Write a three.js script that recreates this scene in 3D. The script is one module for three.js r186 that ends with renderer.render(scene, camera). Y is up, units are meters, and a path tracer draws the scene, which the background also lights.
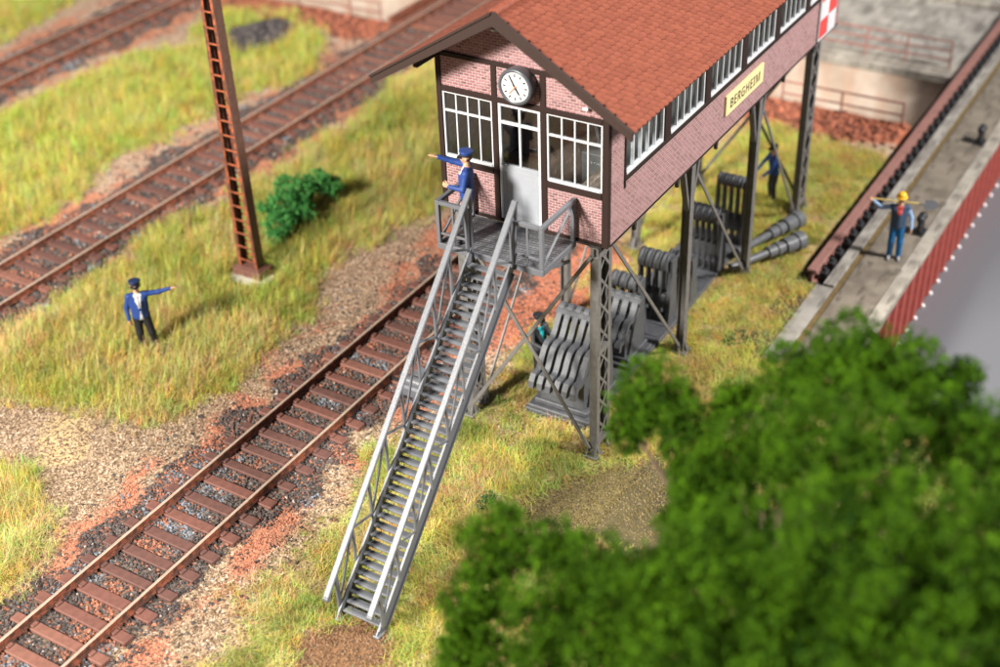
import * as THREE from 'three';
import { mergeGeometries } from 'three/addons/utils/BufferGeometryUtils.js';
import { MarchingCubes } from 'three/addons/objects/MarchingCubes.js';

// ---------------------------------------------------------------- camera, lamps, exposure
const scene = new THREE.Scene();
const camera = new THREE.PerspectiveCamera(27.58, 1024 / 683, 0.5, 300);
camera.position.set(16.7256, 18.7, 0);
camera.up.set(-0.26452499, 0.82865988, -0.49330451);
camera.lookAt(16.7256 - 44.139552, 18.7 - 55.883513, -70.204935);
camera.focus = 27.6;
camera.userData.fStop = 0.175;
const renderer = new THREE.WebGLRenderer();
renderer.toneMapping = THREE.LinearToneMapping;
renderer.toneMappingExposure = 0.93;
renderer.shadowMap.enabled = true;
renderer.setSize(1024, 683);
scene.background = new THREE.Color().setRGB(0.17, 0.175, 0.185);   // evenly lit studio room round the layout
function softbox(pos, target, w, h, k, color) {
  const l = new THREE.RectAreaLight(new THREE.Color().setRGB(...color), k, w, h);
  l.position.set(...pos); l.lookAt(...target); scene.add(l); return l;
}
softbox([-14, 40, 38], [-1, 1, -24], 11, 11, 410, [1, 0.955, 0.88]);     // key lamp, beside the camera on the left
softbox([50, 44, -34], [4, 1, -28], 8, 8, 400, [1, 0.97, 0.94]);        // second lamp on the right, beyond the quay

// ---------------------------------------------------------------- helpers
function rng(s) { return () => { s |= 0; s = s + 0x6D2B79F5 | 0; let t = Math.imul(s ^ s >>> 15, 1 | s); t = t + Math.imul(t ^ t >>> 7, 61 | t) ^ t; return ((t ^ t >>> 14) >>> 0) / 4294967296; }; }
function h2(x, y, s = 0) { let n = Math.imul(x, 374761393) + Math.imul(y, 668265263) + Math.imul(s, 1442695041) | 0; n = Math.imul(n ^ n >>> 13, 1274126177); n ^= n >>> 16; return (n >>> 0) / 4294967296; }
function vn(x, y, s = 0, px = 0) {       // value noise, repeating after px cells when px > 0
  const xi = Math.floor(x), yi = Math.floor(y); let fx = x - xi, fy = y - yi;
  fx = fx * fx * (3 - 2 * fx); fy = fy * fy * (3 - 2 * fy);
  const w = v => px ? ((v % px) + px) % px : v;
  const a = h2(w(xi), w(yi), s), b = h2(w(xi + 1), w(yi), s), c = h2(w(xi), w(yi + 1), s), d = h2(w(xi + 1), w(yi + 1), s);
  return a + (b - a) * fx + (c - a) * fy + (a - b - c + d) * fx * fy;
}
function fbm(x, y, s = 0, o = 4, px = 0) { let v = 0, a = 0.5, t = 0; for (let i = 0; i < o; i++) { v += a * vn(x, y, s + i * 17, px); t += a; a *= 0.5; x *= 2; y *= 2; px *= 2; } return v / t; }
const clamp = (v, a = 0, b = 1) => Math.min(b, Math.max(a, v));
const sstep = (a, b, v) => { v = clamp((v - a) / (b - a)); return v * v * (3 - 2 * v); };
const mixc = (a, b, t) => [a[0] + (b[0] - a[0]) * t, a[1] + (b[1] - a[1]) * t, a[2] + (b[2] - a[2]) * t];
const toS = v => { v = clamp(v); return 255 * (v <= 0.0031308 ? v * 12.92 : 1.055 * Math.pow(v, 1 / 2.4) - 0.055); };
const V = (x, y, z) => new THREE.Vector3(x, y, z);
function tex(w, h, fn, srgb, sizeU = 1, sizeV = sizeU) {   // fn(x, y) -> [r, g, b] linear 0..1
  const d = new Uint8Array(w * h * 4);
  for (let y = 0; y < h; y++) for (let x = 0; x < w; x++) {
    const c = fn(x, y), i = (y * w + x) * 4;
    for (let k = 0; k < 3; k++) d[i + k] = srgb ? toS(c[k]) : clamp(c[k]) * 255;
    d[i + 3] = 255;
  }
  const t = new THREE.DataTexture(d, w, h); t.magFilter = THREE.LinearFilter; t.minFilter = THREE.LinearFilter;
  t.wrapS = t.wrapT = THREE.RepeatWrapping; t.repeat.set(1 / sizeU, 1 / sizeV);
  if (srgb) t.colorSpace = THREE.SRGBColorSpace; t.needsUpdate = true; return t;
}
class B {   // collects flat-shaded faces, uv in metres
  constructor() { this.p = []; this.n = []; this.u = []; }
  poly(pts, loc) {
    const n = V(0, 0, 0).crossVectors(pts[1].clone().sub(pts[0]), pts[2].clone().sub(pts[0])).normalize();
    const L = loc || pts, m = V(0, 0, 0).crossVectors(L[1].clone().sub(L[0]), L[2].clone().sub(L[0]));
    const ax = Math.abs(m.x), ay = Math.abs(m.y), az = Math.abs(m.z);
    const uv = v => ax >= ay && ax >= az ? [v.z, v.y] : ay >= az ? [v.x, v.z] : [v.x, v.y];
    for (let i = 1; i < pts.length - 1; i++) for (const k of [0, i, i + 1]) { this.p.push(pts[k].x, pts[k].y, pts[k].z); this.n.push(n.x, n.y, n.z); this.u.push(...uv(L[k])); }
    return this;
  }
  frame(c, ex, ey, ez, a, b, d, ch = 0, uo = 0) {     // box with half sizes a, b, d along ex, ey, ez, edges cut by ch
    const W = v => V(c.x + ex.x * v.x + ey.x * v.y + ez.x * v.z, c.y + ex.y * v.x + ey.y * v.y + ez.y * v.z, c.z + ex.z * v.x + ey.z * v.y + ez.z * v.z);
    const H = [a, b, d];
    const vert = (s, k) => { const q = [0, 1, 2].map(i => s[i] * (H[i] - (i === k ? 0 : ch))); return V(...q); };
    const put = (ls, out) => { const n = V(0, 0, 0).crossVectors(ls[1].clone().sub(ls[0]), ls[2].clone().sub(ls[0])); if (n.dot(out) < 0) ls.reverse(); this.poly(ls.map(W), ls.map(l => l.clone().addScalar(uo))); };
    for (let k = 0; k < 3; k++) for (const s of [-1, 1]) {
      const [i, j] = [(k + 1) % 3, (k + 2) % 3], cs = [[-1, -1], [1, -1], [1, 1], [-1, 1]].map(([p, q]) => { const r = [0, 0, 0]; r[k] = s; r[i] = p; r[j] = q; return vert(r, k); });
      const o = [0, 0, 0]; o[k] = s; put(cs, V(...o));
    }
    if (ch > 0) {
      for (let k = 0; k < 3; k++) { const [i, j] = [(k + 1) % 3, (k + 2) % 3]; for (const p of [-1, 1]) for (const q of [-1, 1]) {
        const r0 = [0, 0, 0], r1 = [0, 0, 0]; r0[k] = -1; r1[k] = 1; r0[i] = r1[i] = p; r0[j] = r1[j] = q;
        const o = [0, 0, 0]; o[i] = p; o[j] = q; put([vert(r0, i), vert(r1, i), vert(r1, j), vert(r0, j)], V(...o));
      } }
      for (const x of [-1, 1]) for (const y of [-1, 1]) for (const z of [-1, 1]) put([vert([x, y, z], 0), vert([x, y, z], 1), vert([x, y, z], 2)], V(x, y, z));
    }
    return this;
  }
  box(x0, x1, y0, y1, z0, z1, ch = 0) { return this.frame(V((x0 + x1) / 2, (y0 + y1) / 2, (z0 + z1) / 2), V(1, 0, 0), V(0, 1, 0), V(0, 0, 1), Math.abs(x1 - x0) / 2, Math.abs(y1 - y0) / 2, Math.abs(z1 - z0) / 2, ch, (x0 * 3.1 + y0 * 1.7 + z0) % 7); }
  beam(p, q, w, h, ch = 0, up = V(0, 1, 0)) {        // bar from p to q, w across, h along up
    const ez = q.clone().sub(p), L = ez.length(); ez.normalize();
    const ex = V(0, 0, 0).crossVectors(up, ez); if (ex.lengthSq() < 1e-6) ex.set(1, 0, 0); ex.normalize();
    const ey = V(0, 0, 0).crossVectors(ez, ex);
    return this.frame(p.clone().add(q).multiplyScalar(0.5), ex, ey, ez, w / 2, h / 2, L / 2, ch, (p.x + p.z * 2.3) % 7);
  }
  prism(pts, axis, t0, t1) {      // closed outline [a, b] extruded along an axis: 'x' -> (z, y), 'z' -> (x, y), 'y' -> (x, z)
    const at = (q, t) => axis === 'x' ? V(t, q[1], q[0]) : axis === 'z' ? V(q[0], q[1], t) : V(q[0], t, q[1]);
    const A2 = (a, b, c) => (b[0] - a[0]) * (c[1] - a[1]) - (b[1] - a[1]) * (c[0] - a[0]);
    if (THREE.ShapeUtils.area(pts.map(q => new THREE.Vector2(...q))) < 0) pts = pts.slice().reverse();
    const tri = THREE.ShapeUtils.triangulateShape(pts.map(q => new THREE.Vector2(...q)), []);
    const keep = (axis === 'z') === (t1 > t0), put = a => this.poly(keep ? a : a.slice().reverse());
    for (let f of tri) { if (A2(...f.map(i => pts[i])) < 0) f = [f[0], f[2], f[1]]; put(f.map(i => at(pts[i], t1))); put(f.map(i => at(pts[i], t0)).reverse()); }
    for (let i = 0; i < pts.length; i++) { const a = pts[i], b = pts[(i + 1) % pts.length]; put([at(a, t0), at(b, t0), at(b, t1), at(a, t1)]); }
    return this;
  }
  geo() {
    const g = new THREE.BufferGeometry();
    g.setAttribute('position', new THREE.Float32BufferAttribute(this.p, 3)); g.setAttribute('normal', new THREE.Float32BufferAttribute(this.n, 3)); g.setAttribute('uv', new THREE.Float32BufferAttribute(this.u, 2));
    return g;
  }
}
const box = (...a) => new B().box(...a).geo();
const beam = (...a) => new B().beam(...a).geo();
const prism = (...a) => new B().prism(...a).geo();
function cyl(p, q, r0, r1 = r0, seg = 16) {
  const d = q.clone().sub(p), g = new THREE.CylinderGeometry(r1, r0, d.length(), seg);
  g.applyQuaternion(new THREE.Quaternion().setFromUnitVectors(V(0, 1, 0), d.clone().normalize())); g.translate((p.x + q.x) / 2, (p.y + q.y) / 2, (p.z + q.z) / 2);
  return g;
}
const plain = g => g.index ? g.toNonIndexed() : g;
const merge = a => mergeGeometries(a.map(plain));
const used = new Map();
function numbered(n) { const k = used.get(n) || 0; used.set(n, k + 1); return k ? n + '_' + String(k).padStart(3, '0') : n; }
function shade(o) { o.castShadow = true; o.receiveShadow = true; return o; }
function tag(o, label, category, group) { o.userData.label = label; o.userData.category = category; if (group) o.userData.group = group; return o; }
function thing(name, label, category, [x, y, z] = [0, 0, 0], group) {
  const o = new THREE.Group(); o.name = numbered(name); o.position.set(x, y, z); scene.add(o); return tag(o, label, category, group);
}
function part(parent, name, geo, mat, label) {    // geo is in the axes of the top-level thing's place (world minus its base)
  const m = shade(new THREE.Mesh(geo, mat)); m.name = name; parent.add(m); if (label) m.userData.label = label; return m;
}
function wpart(t, parent, name, geo, mat, label) { // geo in world metres; t is the (unturned) thing
  geo.translate(-t.position.x, -t.position.y, -t.position.z); return part(parent, name, geo, mat, label);
}
function solo(name, geo, mat, label, category, group) { const m = shade(new THREE.Mesh(geo, mat)); m.name = numbered(name); scene.add(m); return tag(m, label, category, group); }
function structure(name, geo, mat) { const m = shade(new THREE.Mesh(geo, mat)); m.name = numbered(name); m.userData.kind = 'structure'; scene.add(m); return m; }
function stuff(o, name, label, category, parent = scene) { shade(o); o.name = parent === scene ? numbered(name) : name; o.userData.kind = 'stuff'; if (label) o.userData.label = label; if (category) o.userData.category = category; parent.add(o); return o; }

// ---------------------------------------------------------------- materials
const wearT = tex(512, 512, (x, y) => { const v = 0.62 + 0.55 * fbm(x / 32, y / 32, 3, 5, 16) - 0.12 * (h2(x >> 1, y >> 1, 9) > 0.93 ? 1 : 0); return [v, v, v]; }, true, 1.6);
const softT = tex(256, 256, (x, y) => { const v = 0.90 + 0.12 * fbm(x / 32, y / 32, 13, 4, 8); return [v, v, v]; }, true, 1.2);
const fineB = tex(512, 512, (x, y) => { const v = 0.5 * fbm(x / 16, y / 16, 21, 3, 32) + 0.5 * h2(x, y, 5); return [v, v, v]; }, false, 1.1);
const grainT = tex(256, 512, (x, y) => { const v = 0.72 + 0.45 * fbm(x / 4, y / 64, 31, 3, 64) * (0.6 + 0.4 * h2(x, 0, 3)); return [v, v, v]; }, true, 0.5, 1.4);
const rustT = tex(512, 512, (x, y) => {
  const a = fbm(x / 40, y / 40, 41, 5, 13), b = fbm(x / 12, y / 12, 47, 3, 43);
  let c = mixc([0.10, 0.045, 0.03], [0.30, 0.10, 0.05], sstep(0.35, 0.7, a)); c = mixc(c, [0.055, 0.03, 0.024], sstep(0.5, 0.75, b) * 0.7); return c;
}, true, 1.4);
function std(rgb, rough, o = {}) { const m = new THREE.MeshPhysicalMaterial({ roughness: rough, metalness: 0, ...o }); m.color.setRGB(...rgb); return m; }
const M = {
  timber: std([0.026, 0.013, 0.010], 0.7, { specularIntensity: 0.5, map: grainT, bumpMap: grainT, bumpScale: 0.006 }),
  barge: std([0.038, 0.021, 0.016], 0.7, { specularIntensity: 0.6, map: grainT, bumpMap: grainT, bumpScale: 0.006 }),
  white: std([0.60, 0.61, 0.62], 0.4, { map: softT }),
  door: std([0.33, 0.345, 0.375], 0.42, { map: softT }),
  inside: std([0.68, 0.67, 0.65], 0.8, { map: wearT }),
  insideWood: std([0.22, 0.16, 0.12], 0.6, { map: grainT }),
  steel: std([0.155, 0.146, 0.140], 0.42, { map: wearT, bumpMap: fineB, bumpScale: 0.002 }),
  stair: std([0.128, 0.133, 0.147], 0.33, { map: softT, bumpMap: fineB, bumpScale: 0.002 }),
  machine: std([0.088, 0.091, 0.099], 0.48, { map: wearT, bumpMap: fineB, bumpScale: 0.004 }),
  black: std([0.025, 0.025, 0.027], 0.5, { map: wearT }),
  rust: std([1.0, 0.85, 0.75], 0.6, { map: rustT, bumpMap: fineB, bumpScale: 0.005 }),
  railHead: std([0.60, 0.46, 0.35], 0.30, { metalness: 0.35, map: wearT }),
  sleeper: std([0.17, 0.068, 0.049], 0.7, { map: wearT, bumpMap: grainT, bumpScale: 0.008 }),
  sleeper2: std([0.125, 0.055, 0.042], 0.72, { map: wearT, bumpMap: grainT, bumpScale: 0.008 }),
  sleeper3: std([0.215, 0.09, 0.062], 0.7, { map: wearT, bumpMap: grainT, bumpScale: 0.008 }),
  tile: std([0.245, 0.070, 0.040], 0.55, { specularIntensity: 0.5, map: wearT }),
  tile2: std([0.228, 0.064, 0.037], 0.55, { specularIntensity: 0.5, map: wearT }),
  tile3: std([0.262, 0.076, 0.044], 0.55, { specularIntensity: 0.5, map: wearT }),
  clockRim: std([0.07, 0.075, 0.085], 0.35), clockFace: std([0.66, 0.66, 0.64], 0.35), ink: std([0.015, 0.015, 0.018], 0.4), orange: std([0.75, 0.25, 0.08], 0.5),
  glass: new THREE.MeshPhysicalMaterial({ color: 0xdfe4e6, roughness: 0.04, transmission: 1, thickness: 0, ior: 1.5 }),
  red: std([0.62, 0.055, 0.05], 0.4), sheetPile: std([0.34, 0.062, 0.045], 0.42, { map: wearT }),
  mast: std([1.3, 0.95, 0.72], 0.55, { map: rustT, bumpMap: fineB, bumpScale: 0.004 }),
  mastGrey: std([0.115, 0.058, 0.04], 0.5, { map: wearT }),
  railing: std([0.36, 0.15, 0.12], 0.6, { map: wearT }),
  handPaint: std([0.55, 0.40, 0.12], 0.5),
};
const brickN = 512;
function brickAt(x, y) {           // 16 courses of 8 bricks on one sheet
  const ch = brickN / 16, bw = brickN / 8, r = Math.floor(y / ch), ox = (r % 2) * bw / 2, c = Math.floor(((x + ox) % brickN) / bw);
  const fx = ((x + ox) % bw), fy = y % ch, e = 1.8 * (h2(x >> 2, y >> 2, 7) - 0.5);
  const d = Math.min(fx, bw - fx, fy, ch - fy) + e; return [d, h2(c, r, 61), h2(c, r, 67)];
}
const brickT = tex(brickN, brickN, (x, y) => {
  const [d, a, b] = brickAt(x, y), g = fbm(x / 8, y / 8, 71, 3, 64);
  let c = mixc([0.245, 0.10, 0.098], [0.37, 0.185, 0.183], a); if (b > 0.86) c = mixc(c, [0.14, 0.05, 0.05], 0.7);
  c = mixc(c, [0.50, 0.38, 0.37], 0.24 * sstep(0.45, 0.75, g));
  return mixc([0.55, 0.42, 0.41], c, sstep(2.6, 5.4, d));
}, true, 1.06, 0.94);
const brickB = tex(brickN, brickN, (x, y) => { const [d, a] = brickAt(x, y), v = sstep(1, 6, d) * (0.75 + 0.2 * a) + 0.08 * h2(x >> 1, y >> 1, 3); return [v, v, v]; }, false, 1.06, 0.94);
M.brick = std([1, 1, 1], 0.72, { specularIntensity: 0.4, map: brickT, bumpMap: brickB, bumpScale: 0.02 });
const concT = tex(512, 512, (x, y) => {
  const a = fbm(x / 64, y / 64, 81, 5, 8), b = fbm(x / 20, y / 90, 87, 4, 26), s = h2(x, y, 88);
  let c = mixc([0.22, 0.20, 0.175], [0.36, 0.335, 0.295], sstep(0.3, 0.7, a)); c = mixc(c, [0.12, 0.105, 0.09], 0.7 * sstep(0.55, 0.75, b)); return c.map(v => v * (0.9 + 0.2 * s));
}, true, 4.1);
const plasterT = tex(512, 512, (x, y) => {
  const a = fbm(x / 60, y / 60, 91, 5, 9), b = fbm(x / 30, y / 90, 97, 4, 17);
  let c = mixc([0.50, 0.375, 0.29], [0.62, 0.51, 0.42], sstep(0.3, 0.7, a)); c = mixc(c, [0.54, 0.34, 0.24], 0.45 * sstep(0.52, 0.72, b)); return c;
}, true, 7.3);
M.concrete = std([1, 1, 1], 0.75, { map: concT, bumpMap: fineB, bumpScale: 0.01 });
M.deck = std([0.62, 0.56, 0.49], 0.7, { map: concT, bumpMap: fineB, bumpScale: 0.008 });
M.coping = std([1.05, 1.02, 0.97], 0.7, { map: concT, bumpMap: fineB, bumpScale: 0.01 });
M.plaster = std([1, 1, 1], 0.8, { map: plasterT });
M.footing = std([0.62, 0.58, 0.52], 0.9, { bumpMap: fineB, bumpScale: 0.03 });
const gratT = tex(64, 64, (x, y) => { const k = ((x + y) % 16) < 7 && (y % 32) > 4; return k ? [0.016, 0.016, 0.018] : [0.115, 0.117, 0.125]; }, true, 0.36);
M.grating = std([1, 1, 1], 0.5, { map: gratT });

// ---------------------------------------------------------------- ground
const TRACKS = [0, -10.6, -21.6], CUT = -39.4;
const GX0 = -42, GX1 = 7.32, GZ0 = CUT, GZ1 = 6;
const grassPolys = [
  [[-19.1, -26.5], [-18.8, -28.9], [-18.5, -32.4], [-17.5, -34.5], [-19, -37.1], [-16, -38.6], [-13.3, -36.6], [-12.4, -34], [-13.1, -32.7], [-13.2, -30.4], [-13, -27.1], [-13.7, -25.6], [-12.9, -23.2], [-13, -21.8], [-13.2, -17], [-19, -20]],
  [[-34, -37], [-25.4, -36.5], [-24.9, -34.3], [-24.6, -31.8], [-24.5, -26], [-34, -26]],
  [[-8.7, -15], [-8.7, -17.2], [-9, -19.4], [-8.7, -21.7], [-8.4, -24.8], [-8.6, -29.3], [-8.4, -32], [-8.6, -35.4], [-8.3, -37.5], [-4, -37], [-3.5, -29.1], [-3, -27.6], [-3.3, -25.9], [-3.6, -24.4], [-3.3, -21.9], [-3.1, -20], [-2.9, -18.4], [-3.1, -16.8], [-3.8, -16.2], [-5.7, -16.2], [-7, -15.6]],
  [[-4.9, -13.7], [-3.3, -13.9], [-2.3, -13], [-1.8, -11.9], [-2.1, -9], [-6, -9]],
  [[2.9, -9], [2.7, -11.6], [2.4, -12.8], [2.6, -14.4], [2.3, -16.5], [2.1, -18.3], [2.6, -19.4], [2.8, -20.8], [2.8, -22.2], [2.9, -23.6], [3.4, -25.5], [3.0, -28], [2.4, -31], [2.6, -37.4], [7.3, -37.4], [7.6, -30], [7.6, -28], [7.6, -9]],
];
const sandPoly = [[-6.1, -15.4], [-4.4, -16.1], [-3.4, -15], [-4.5, -14.2]];
const barePolys = [[[4.0, -13.7], [5.4, -14.4], [6.1, -13.2], [5, -12], [3.8, -12.4]], [[5.5, -18.3], [6.4, -20.1], [7.3, -21], [8.3, -20.6], [8.3, -18.6], [6.5, -17.6]]];
const redPoly = [[0.9, -22.5], [0.6, -26.2], [1.1, -29.5], [2.9, -28.3], [3.4, -25.5], [2.9, -23.7], [2.2, -22.6]];
const heapPoly = [[-15.7, -33.8], [-16.8, -35.9], [-16.1, -37.7], [-14.9, -36.9], [-14.8, -35.3]];
function inPoly(P, x, z) { let c = false; for (let i = 0, j = P.length - 1; i < P.length; j = i++) { const [a, b] = P[i], [d, e] = P[j]; if ((b > z) !== (e > z) && x < (d - a) * (z - b) / (e - b) + a) c = !c; } return c; }
const CELL = 0.1, MW = Math.ceil((GX1 - GX0) / CELL) + 1, MH = Math.ceil((GZ1 - GZ0) / CELL) + 1;
function makeMask(polys, amp) {
  const m = new Float32Array(MW * MH);
  for (let j = 0; j < MH; j++) for (let i = 0; i < MW; i++) {
    const x = GX0 + i * CELL, z = GZ0 + j * CELL, jx = x + amp * (fbm(x * 0.9, z * 0.9, 101, 4) - 0.5) * 2, jz = z + amp * (fbm(x * 0.9, z * 0.9, 111, 4) - 0.5) * 2;
    m[j * MW + i] = polys.some(P => inPoly(P, jx, jz)) ? 1 : 0;
  }
  const out = new Float32Array(MW * MH), R = 5;      // soften the borders
  for (let j = 0; j < MH; j++) for (let i = 0; i < MW; i++) { let s = 0, c = 0; for (let b = -R; b <= R; b++) for (let a = -R; a <= R; a++) { const u = i + a, v = j + b; if (u >= 0 && v >= 0 && u < MW && v < MH) { s += m[v * MW + u]; c++; } } out[j * MW + i] = s / c; }
  return (x, z) => {
    const u = clamp((x - GX0) / CELL, 0, MW - 1.001), v = clamp((z - GZ0) / CELL, 0, MH - 1.001), i = u | 0, j = v | 0, fu = u - i, fv = v - j, k = j * MW + i;
    return (out[k] * (1 - fu) + out[k + 1] * fu) * (1 - fv) + (out[k + MW] * (1 - fu) + out[k + MW + 1] * fu) * fv;
  };
}
const grassMask = makeMask(grassPolys, 1.0), sandMask = makeMask([sandPoly], 0.9), bareMask = makeMask(barePolys, 0.5), redMask = makeMask([redPoly], 0.6), heapMask = makeMask([heapPoly], 0.4);
const trackDist = x => Math.min(...TRACKS.map(c => Math.abs(x - c)));
function ballastAt(x, z) { return 1 - sstep(1.25, 1.85, trackDist(x) + 1.5 * (fbm(x * 1.3, z * 1.3, 121, 4) - 0.5)); }
function rimAt(x, z) { const d = trackDist(x) + 1.4 * (fbm(x * 1.0, z * 1.0, 131, 4) - 0.5); return sstep(0.9, 1.3, d) * (1 - sstep(1.9, 2.6, d)); }
function cutRed(x, z) { return 1 - sstep(CUT + 0.9, CUT + 2.6, z + 1.6 * (fbm(x * 0.7, z * 0.7, 141, 3) - 0.5)); }
function groundY(x, z) {
  const b = ballastAt(x, z);
  return 0.05 * b + (1 - b) * 0.07 * (fbm(x * 0.55, z * 0.55, 151, 3) - 0.5) + 0.30 * heapMask(x, z) * (0.5 + fbm(x * 2, z * 2, 153, 2)) + 0.10 * cutRed(x, z) * fbm(x * 1.3, z * 1.3, 157, 3);
}
function groundColor(x, z, i, j) {
  const n1 = fbm(x * 0.7, z * 0.7, 161, 4), n2 = fbm(x * 3.2, z * 3.2, 167, 3), sp = h2(i, j, 171), sp2 = h2(i >> 1, j >> 1, 173), far = sstep(-19, -25, z);
  let c = mixc([0.35, 0.24, 0.15], [0.44, 0.32, 0.21], n2);                     // pale grit
  c = mixc(c, [0.46, 0.30, 0.22], far * 0.55);
  c = c.map(v => v * (0.48 + 0.70 * sp * sp2 + 0.30 * sp2) * (0.82 + 0.36 * fbm(x * 1.7 + 5, z * 1.7, 177, 3))); if (sp2 > 0.93) c = mixc(c, [0.62, 0.52, 0.42], 0.7); if (sp2 < 0.10) c = mixc(c, [0.13, 0.09, 0.06], 0.7);
  const sd = sandMask(x, z); if (sd > 0) c = mixc(c, [0.52, 0.38, 0.19], sstep(0.35, 0.6, sd * (0.5 + n2)) * 0.9);
  const gm = grassMask(x, z); if (gm > 0) { let g = mixc([0.32, 0.235, 0.11], [0.30, 0.27, 0.075], sstep(0.35, 0.65, n1)); g = g.map(v => v * (0.65 + 0.6 * sp2)); c = mixc(c, g, sstep(0.2, 0.7, gm)); }
  const bm = bareMask(x, z); if (bm > 0) c = mixc(c, (x > 5.6 && z < -16 ? [0.125, 0.10, 0.04] : [0.17, 0.09, 0.045]).map(v => v * (0.5 + 0.9 * sp2)), sstep(0.3, 0.7, bm));
  const rm = rimAt(x, z) * sstep(0.34, 0.54, fbm(x * 0.9 + 7, z * 0.9, 181, 3)); if (rm > 0) c = mixc(c, [0.42, 0.165, 0.095].map(v => v * (0.65 + 0.6 * sp2)), rm * 0.85);
  const rd = Math.max(redMask(x, z), cutRed(x, z) * 0.95); if (rd > 0) c = mixc(c, mixc([0.44, 0.155, 0.085], [0.30, 0.10, 0.06], n2).map(v => v * (0.6 + 0.7 * sp2)), sstep(0.25, 0.7, rd));
  const bl = ballastAt(x, z); if (bl > 0) {
    let b = mixc([0.075, 0.06, 0.055], [0.30, 0.115, 0.07], sstep(0.52, 0.76, fbm(x * 1.4, z * 1.4, 191, 4)) * 0.8); b = mixc(b, [0.10, 0.11, 0.13], 0.6 * sstep(0.64, 0.72, fbm(x * 1.1 + 3, z * 1.1, 197, 3)));
    c = mixc(c, b.map(v => v * (0.5 + 0.9 * sp2)), sstep(0.2, 0.9, bl) * (0.55 + 0.45 * sp));
  }
  const hp = heapMask(x, z); if (hp > 0) c = mixc(c, [0.07, 0.062, 0.06].map(v => v * (0.5 + sp2)), sstep(0.3, 0.7, hp));
  return c;
}
{
  const N = 2048, t = tex(N, N, (i, j) => groundColor(GX0 + (i + 0.5) / N * (GX1 - GX0), GZ0 + (j + 0.5) / N * (GZ1 - GZ0), i, j), true, 1);
  t.wrapS = t.wrapT = THREE.ClampToEdgeWrapping;
  const nx = 250, nz = 230, p = [], u = [], idx = [];
  for (let j = 0; j <= nz; j++) for (let i = 0; i <= nx; i++) { const x = GX0 + i / nx * (GX1 - GX0), z = GZ0 + j / nz * (GZ1 - GZ0); p.push(x, groundY(x, z), z); u.push(i / nx, j / nz); }
  for (let j = 0; j < nz; j++) for (let i = 0; i < nx; i++) { const a = j * (nx + 1) + i, b = a + 1, c = a + nx + 1, d = c + 1; idx.push(a, c, b, b, c, d); }
  const skirt = (ids) => { const b = p.length / 3; for (const k of ids) { p.push(p[k * 3], -0.7, p[k * 3 + 2]); u.push(u[k * 2], u[k * 2 + 1]); } for (let k = 0; k < ids.length - 1; k++) idx.push(ids[k], ids[k + 1], b + k, ids[k + 1], b + k + 1, b + k); };   // sides that give the sheet its thickness
  skirt(Array.from({ length: nz + 1 }, (_, j) => j * (nx + 1) + nx)); skirt(Array.from({ length: nx + 1 }, (_, i) => nx - i));
  const g = new THREE.BufferGeometry(); g.setAttribute('position', new THREE.Float32BufferAttribute(p, 3)); g.setAttribute('uv', new THREE.Float32BufferAttribute(u, 2)); g.setIndex(idx); g.computeVertexNormals();
  structure('ground', g, std([1, 1, 1], 0.92, { specularIntensity: 0.3, map: t, bumpMap: fineB, bumpScale: 0.02 }));
}
// stones ----------------------------------------------------------------
function stoneGeo(seed, sq = 0.75) {
  const R = rng(seed), g = plain(new THREE.IcosahedronGeometry(1, 0)), p = g.attributes.position, seen = new Map();
  for (let i = 0; i < p.count; i++) { const k = [p.getX(i), p.getY(i), p.getZ(i)].map(v => v.toFixed(3)).join(); if (!seen.has(k)) seen.set(k, 0.65 + 0.6 * R()); const s = seen.get(k); p.setXYZ(i, p.getX(i) * s, p.getY(i) * s * sq, p.getZ(i) * s); }
  g.computeVertexNormals(); return g;
}
const stoneMat = std([1, 1, 1], 0.75, { specularIntensity: 0.4 });
const dummy = new THREE.Object3D(), tmpC = new THREE.Color();
function scatter(name, label, category, geos, mat, items, parent = scene) {   // items: [x, y, z, scale, colour, (rx, ry, rz), (sx, sy, sz)]
  geos.forEach((g, k) => {
    const sel = items.filter((_, i) => i % geos.length === k), im = new THREE.InstancedMesh(g, mat, sel.length);
    sel.forEach((s, i) => { dummy.position.set(s[0], s[1], s[2]); dummy.rotation.set(...(s[5] || [0, 0, 0])); if (s[6]) dummy.scale.set(...s[6]); else dummy.scale.setScalar(s[3]); dummy.updateMatrix(); im.setMatrixAt(i, dummy.matrix); im.setColorAt(i, tmpC.setRGB(...s[4])); });
    stuff(im, name, label, category, parent);
  });
}
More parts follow.
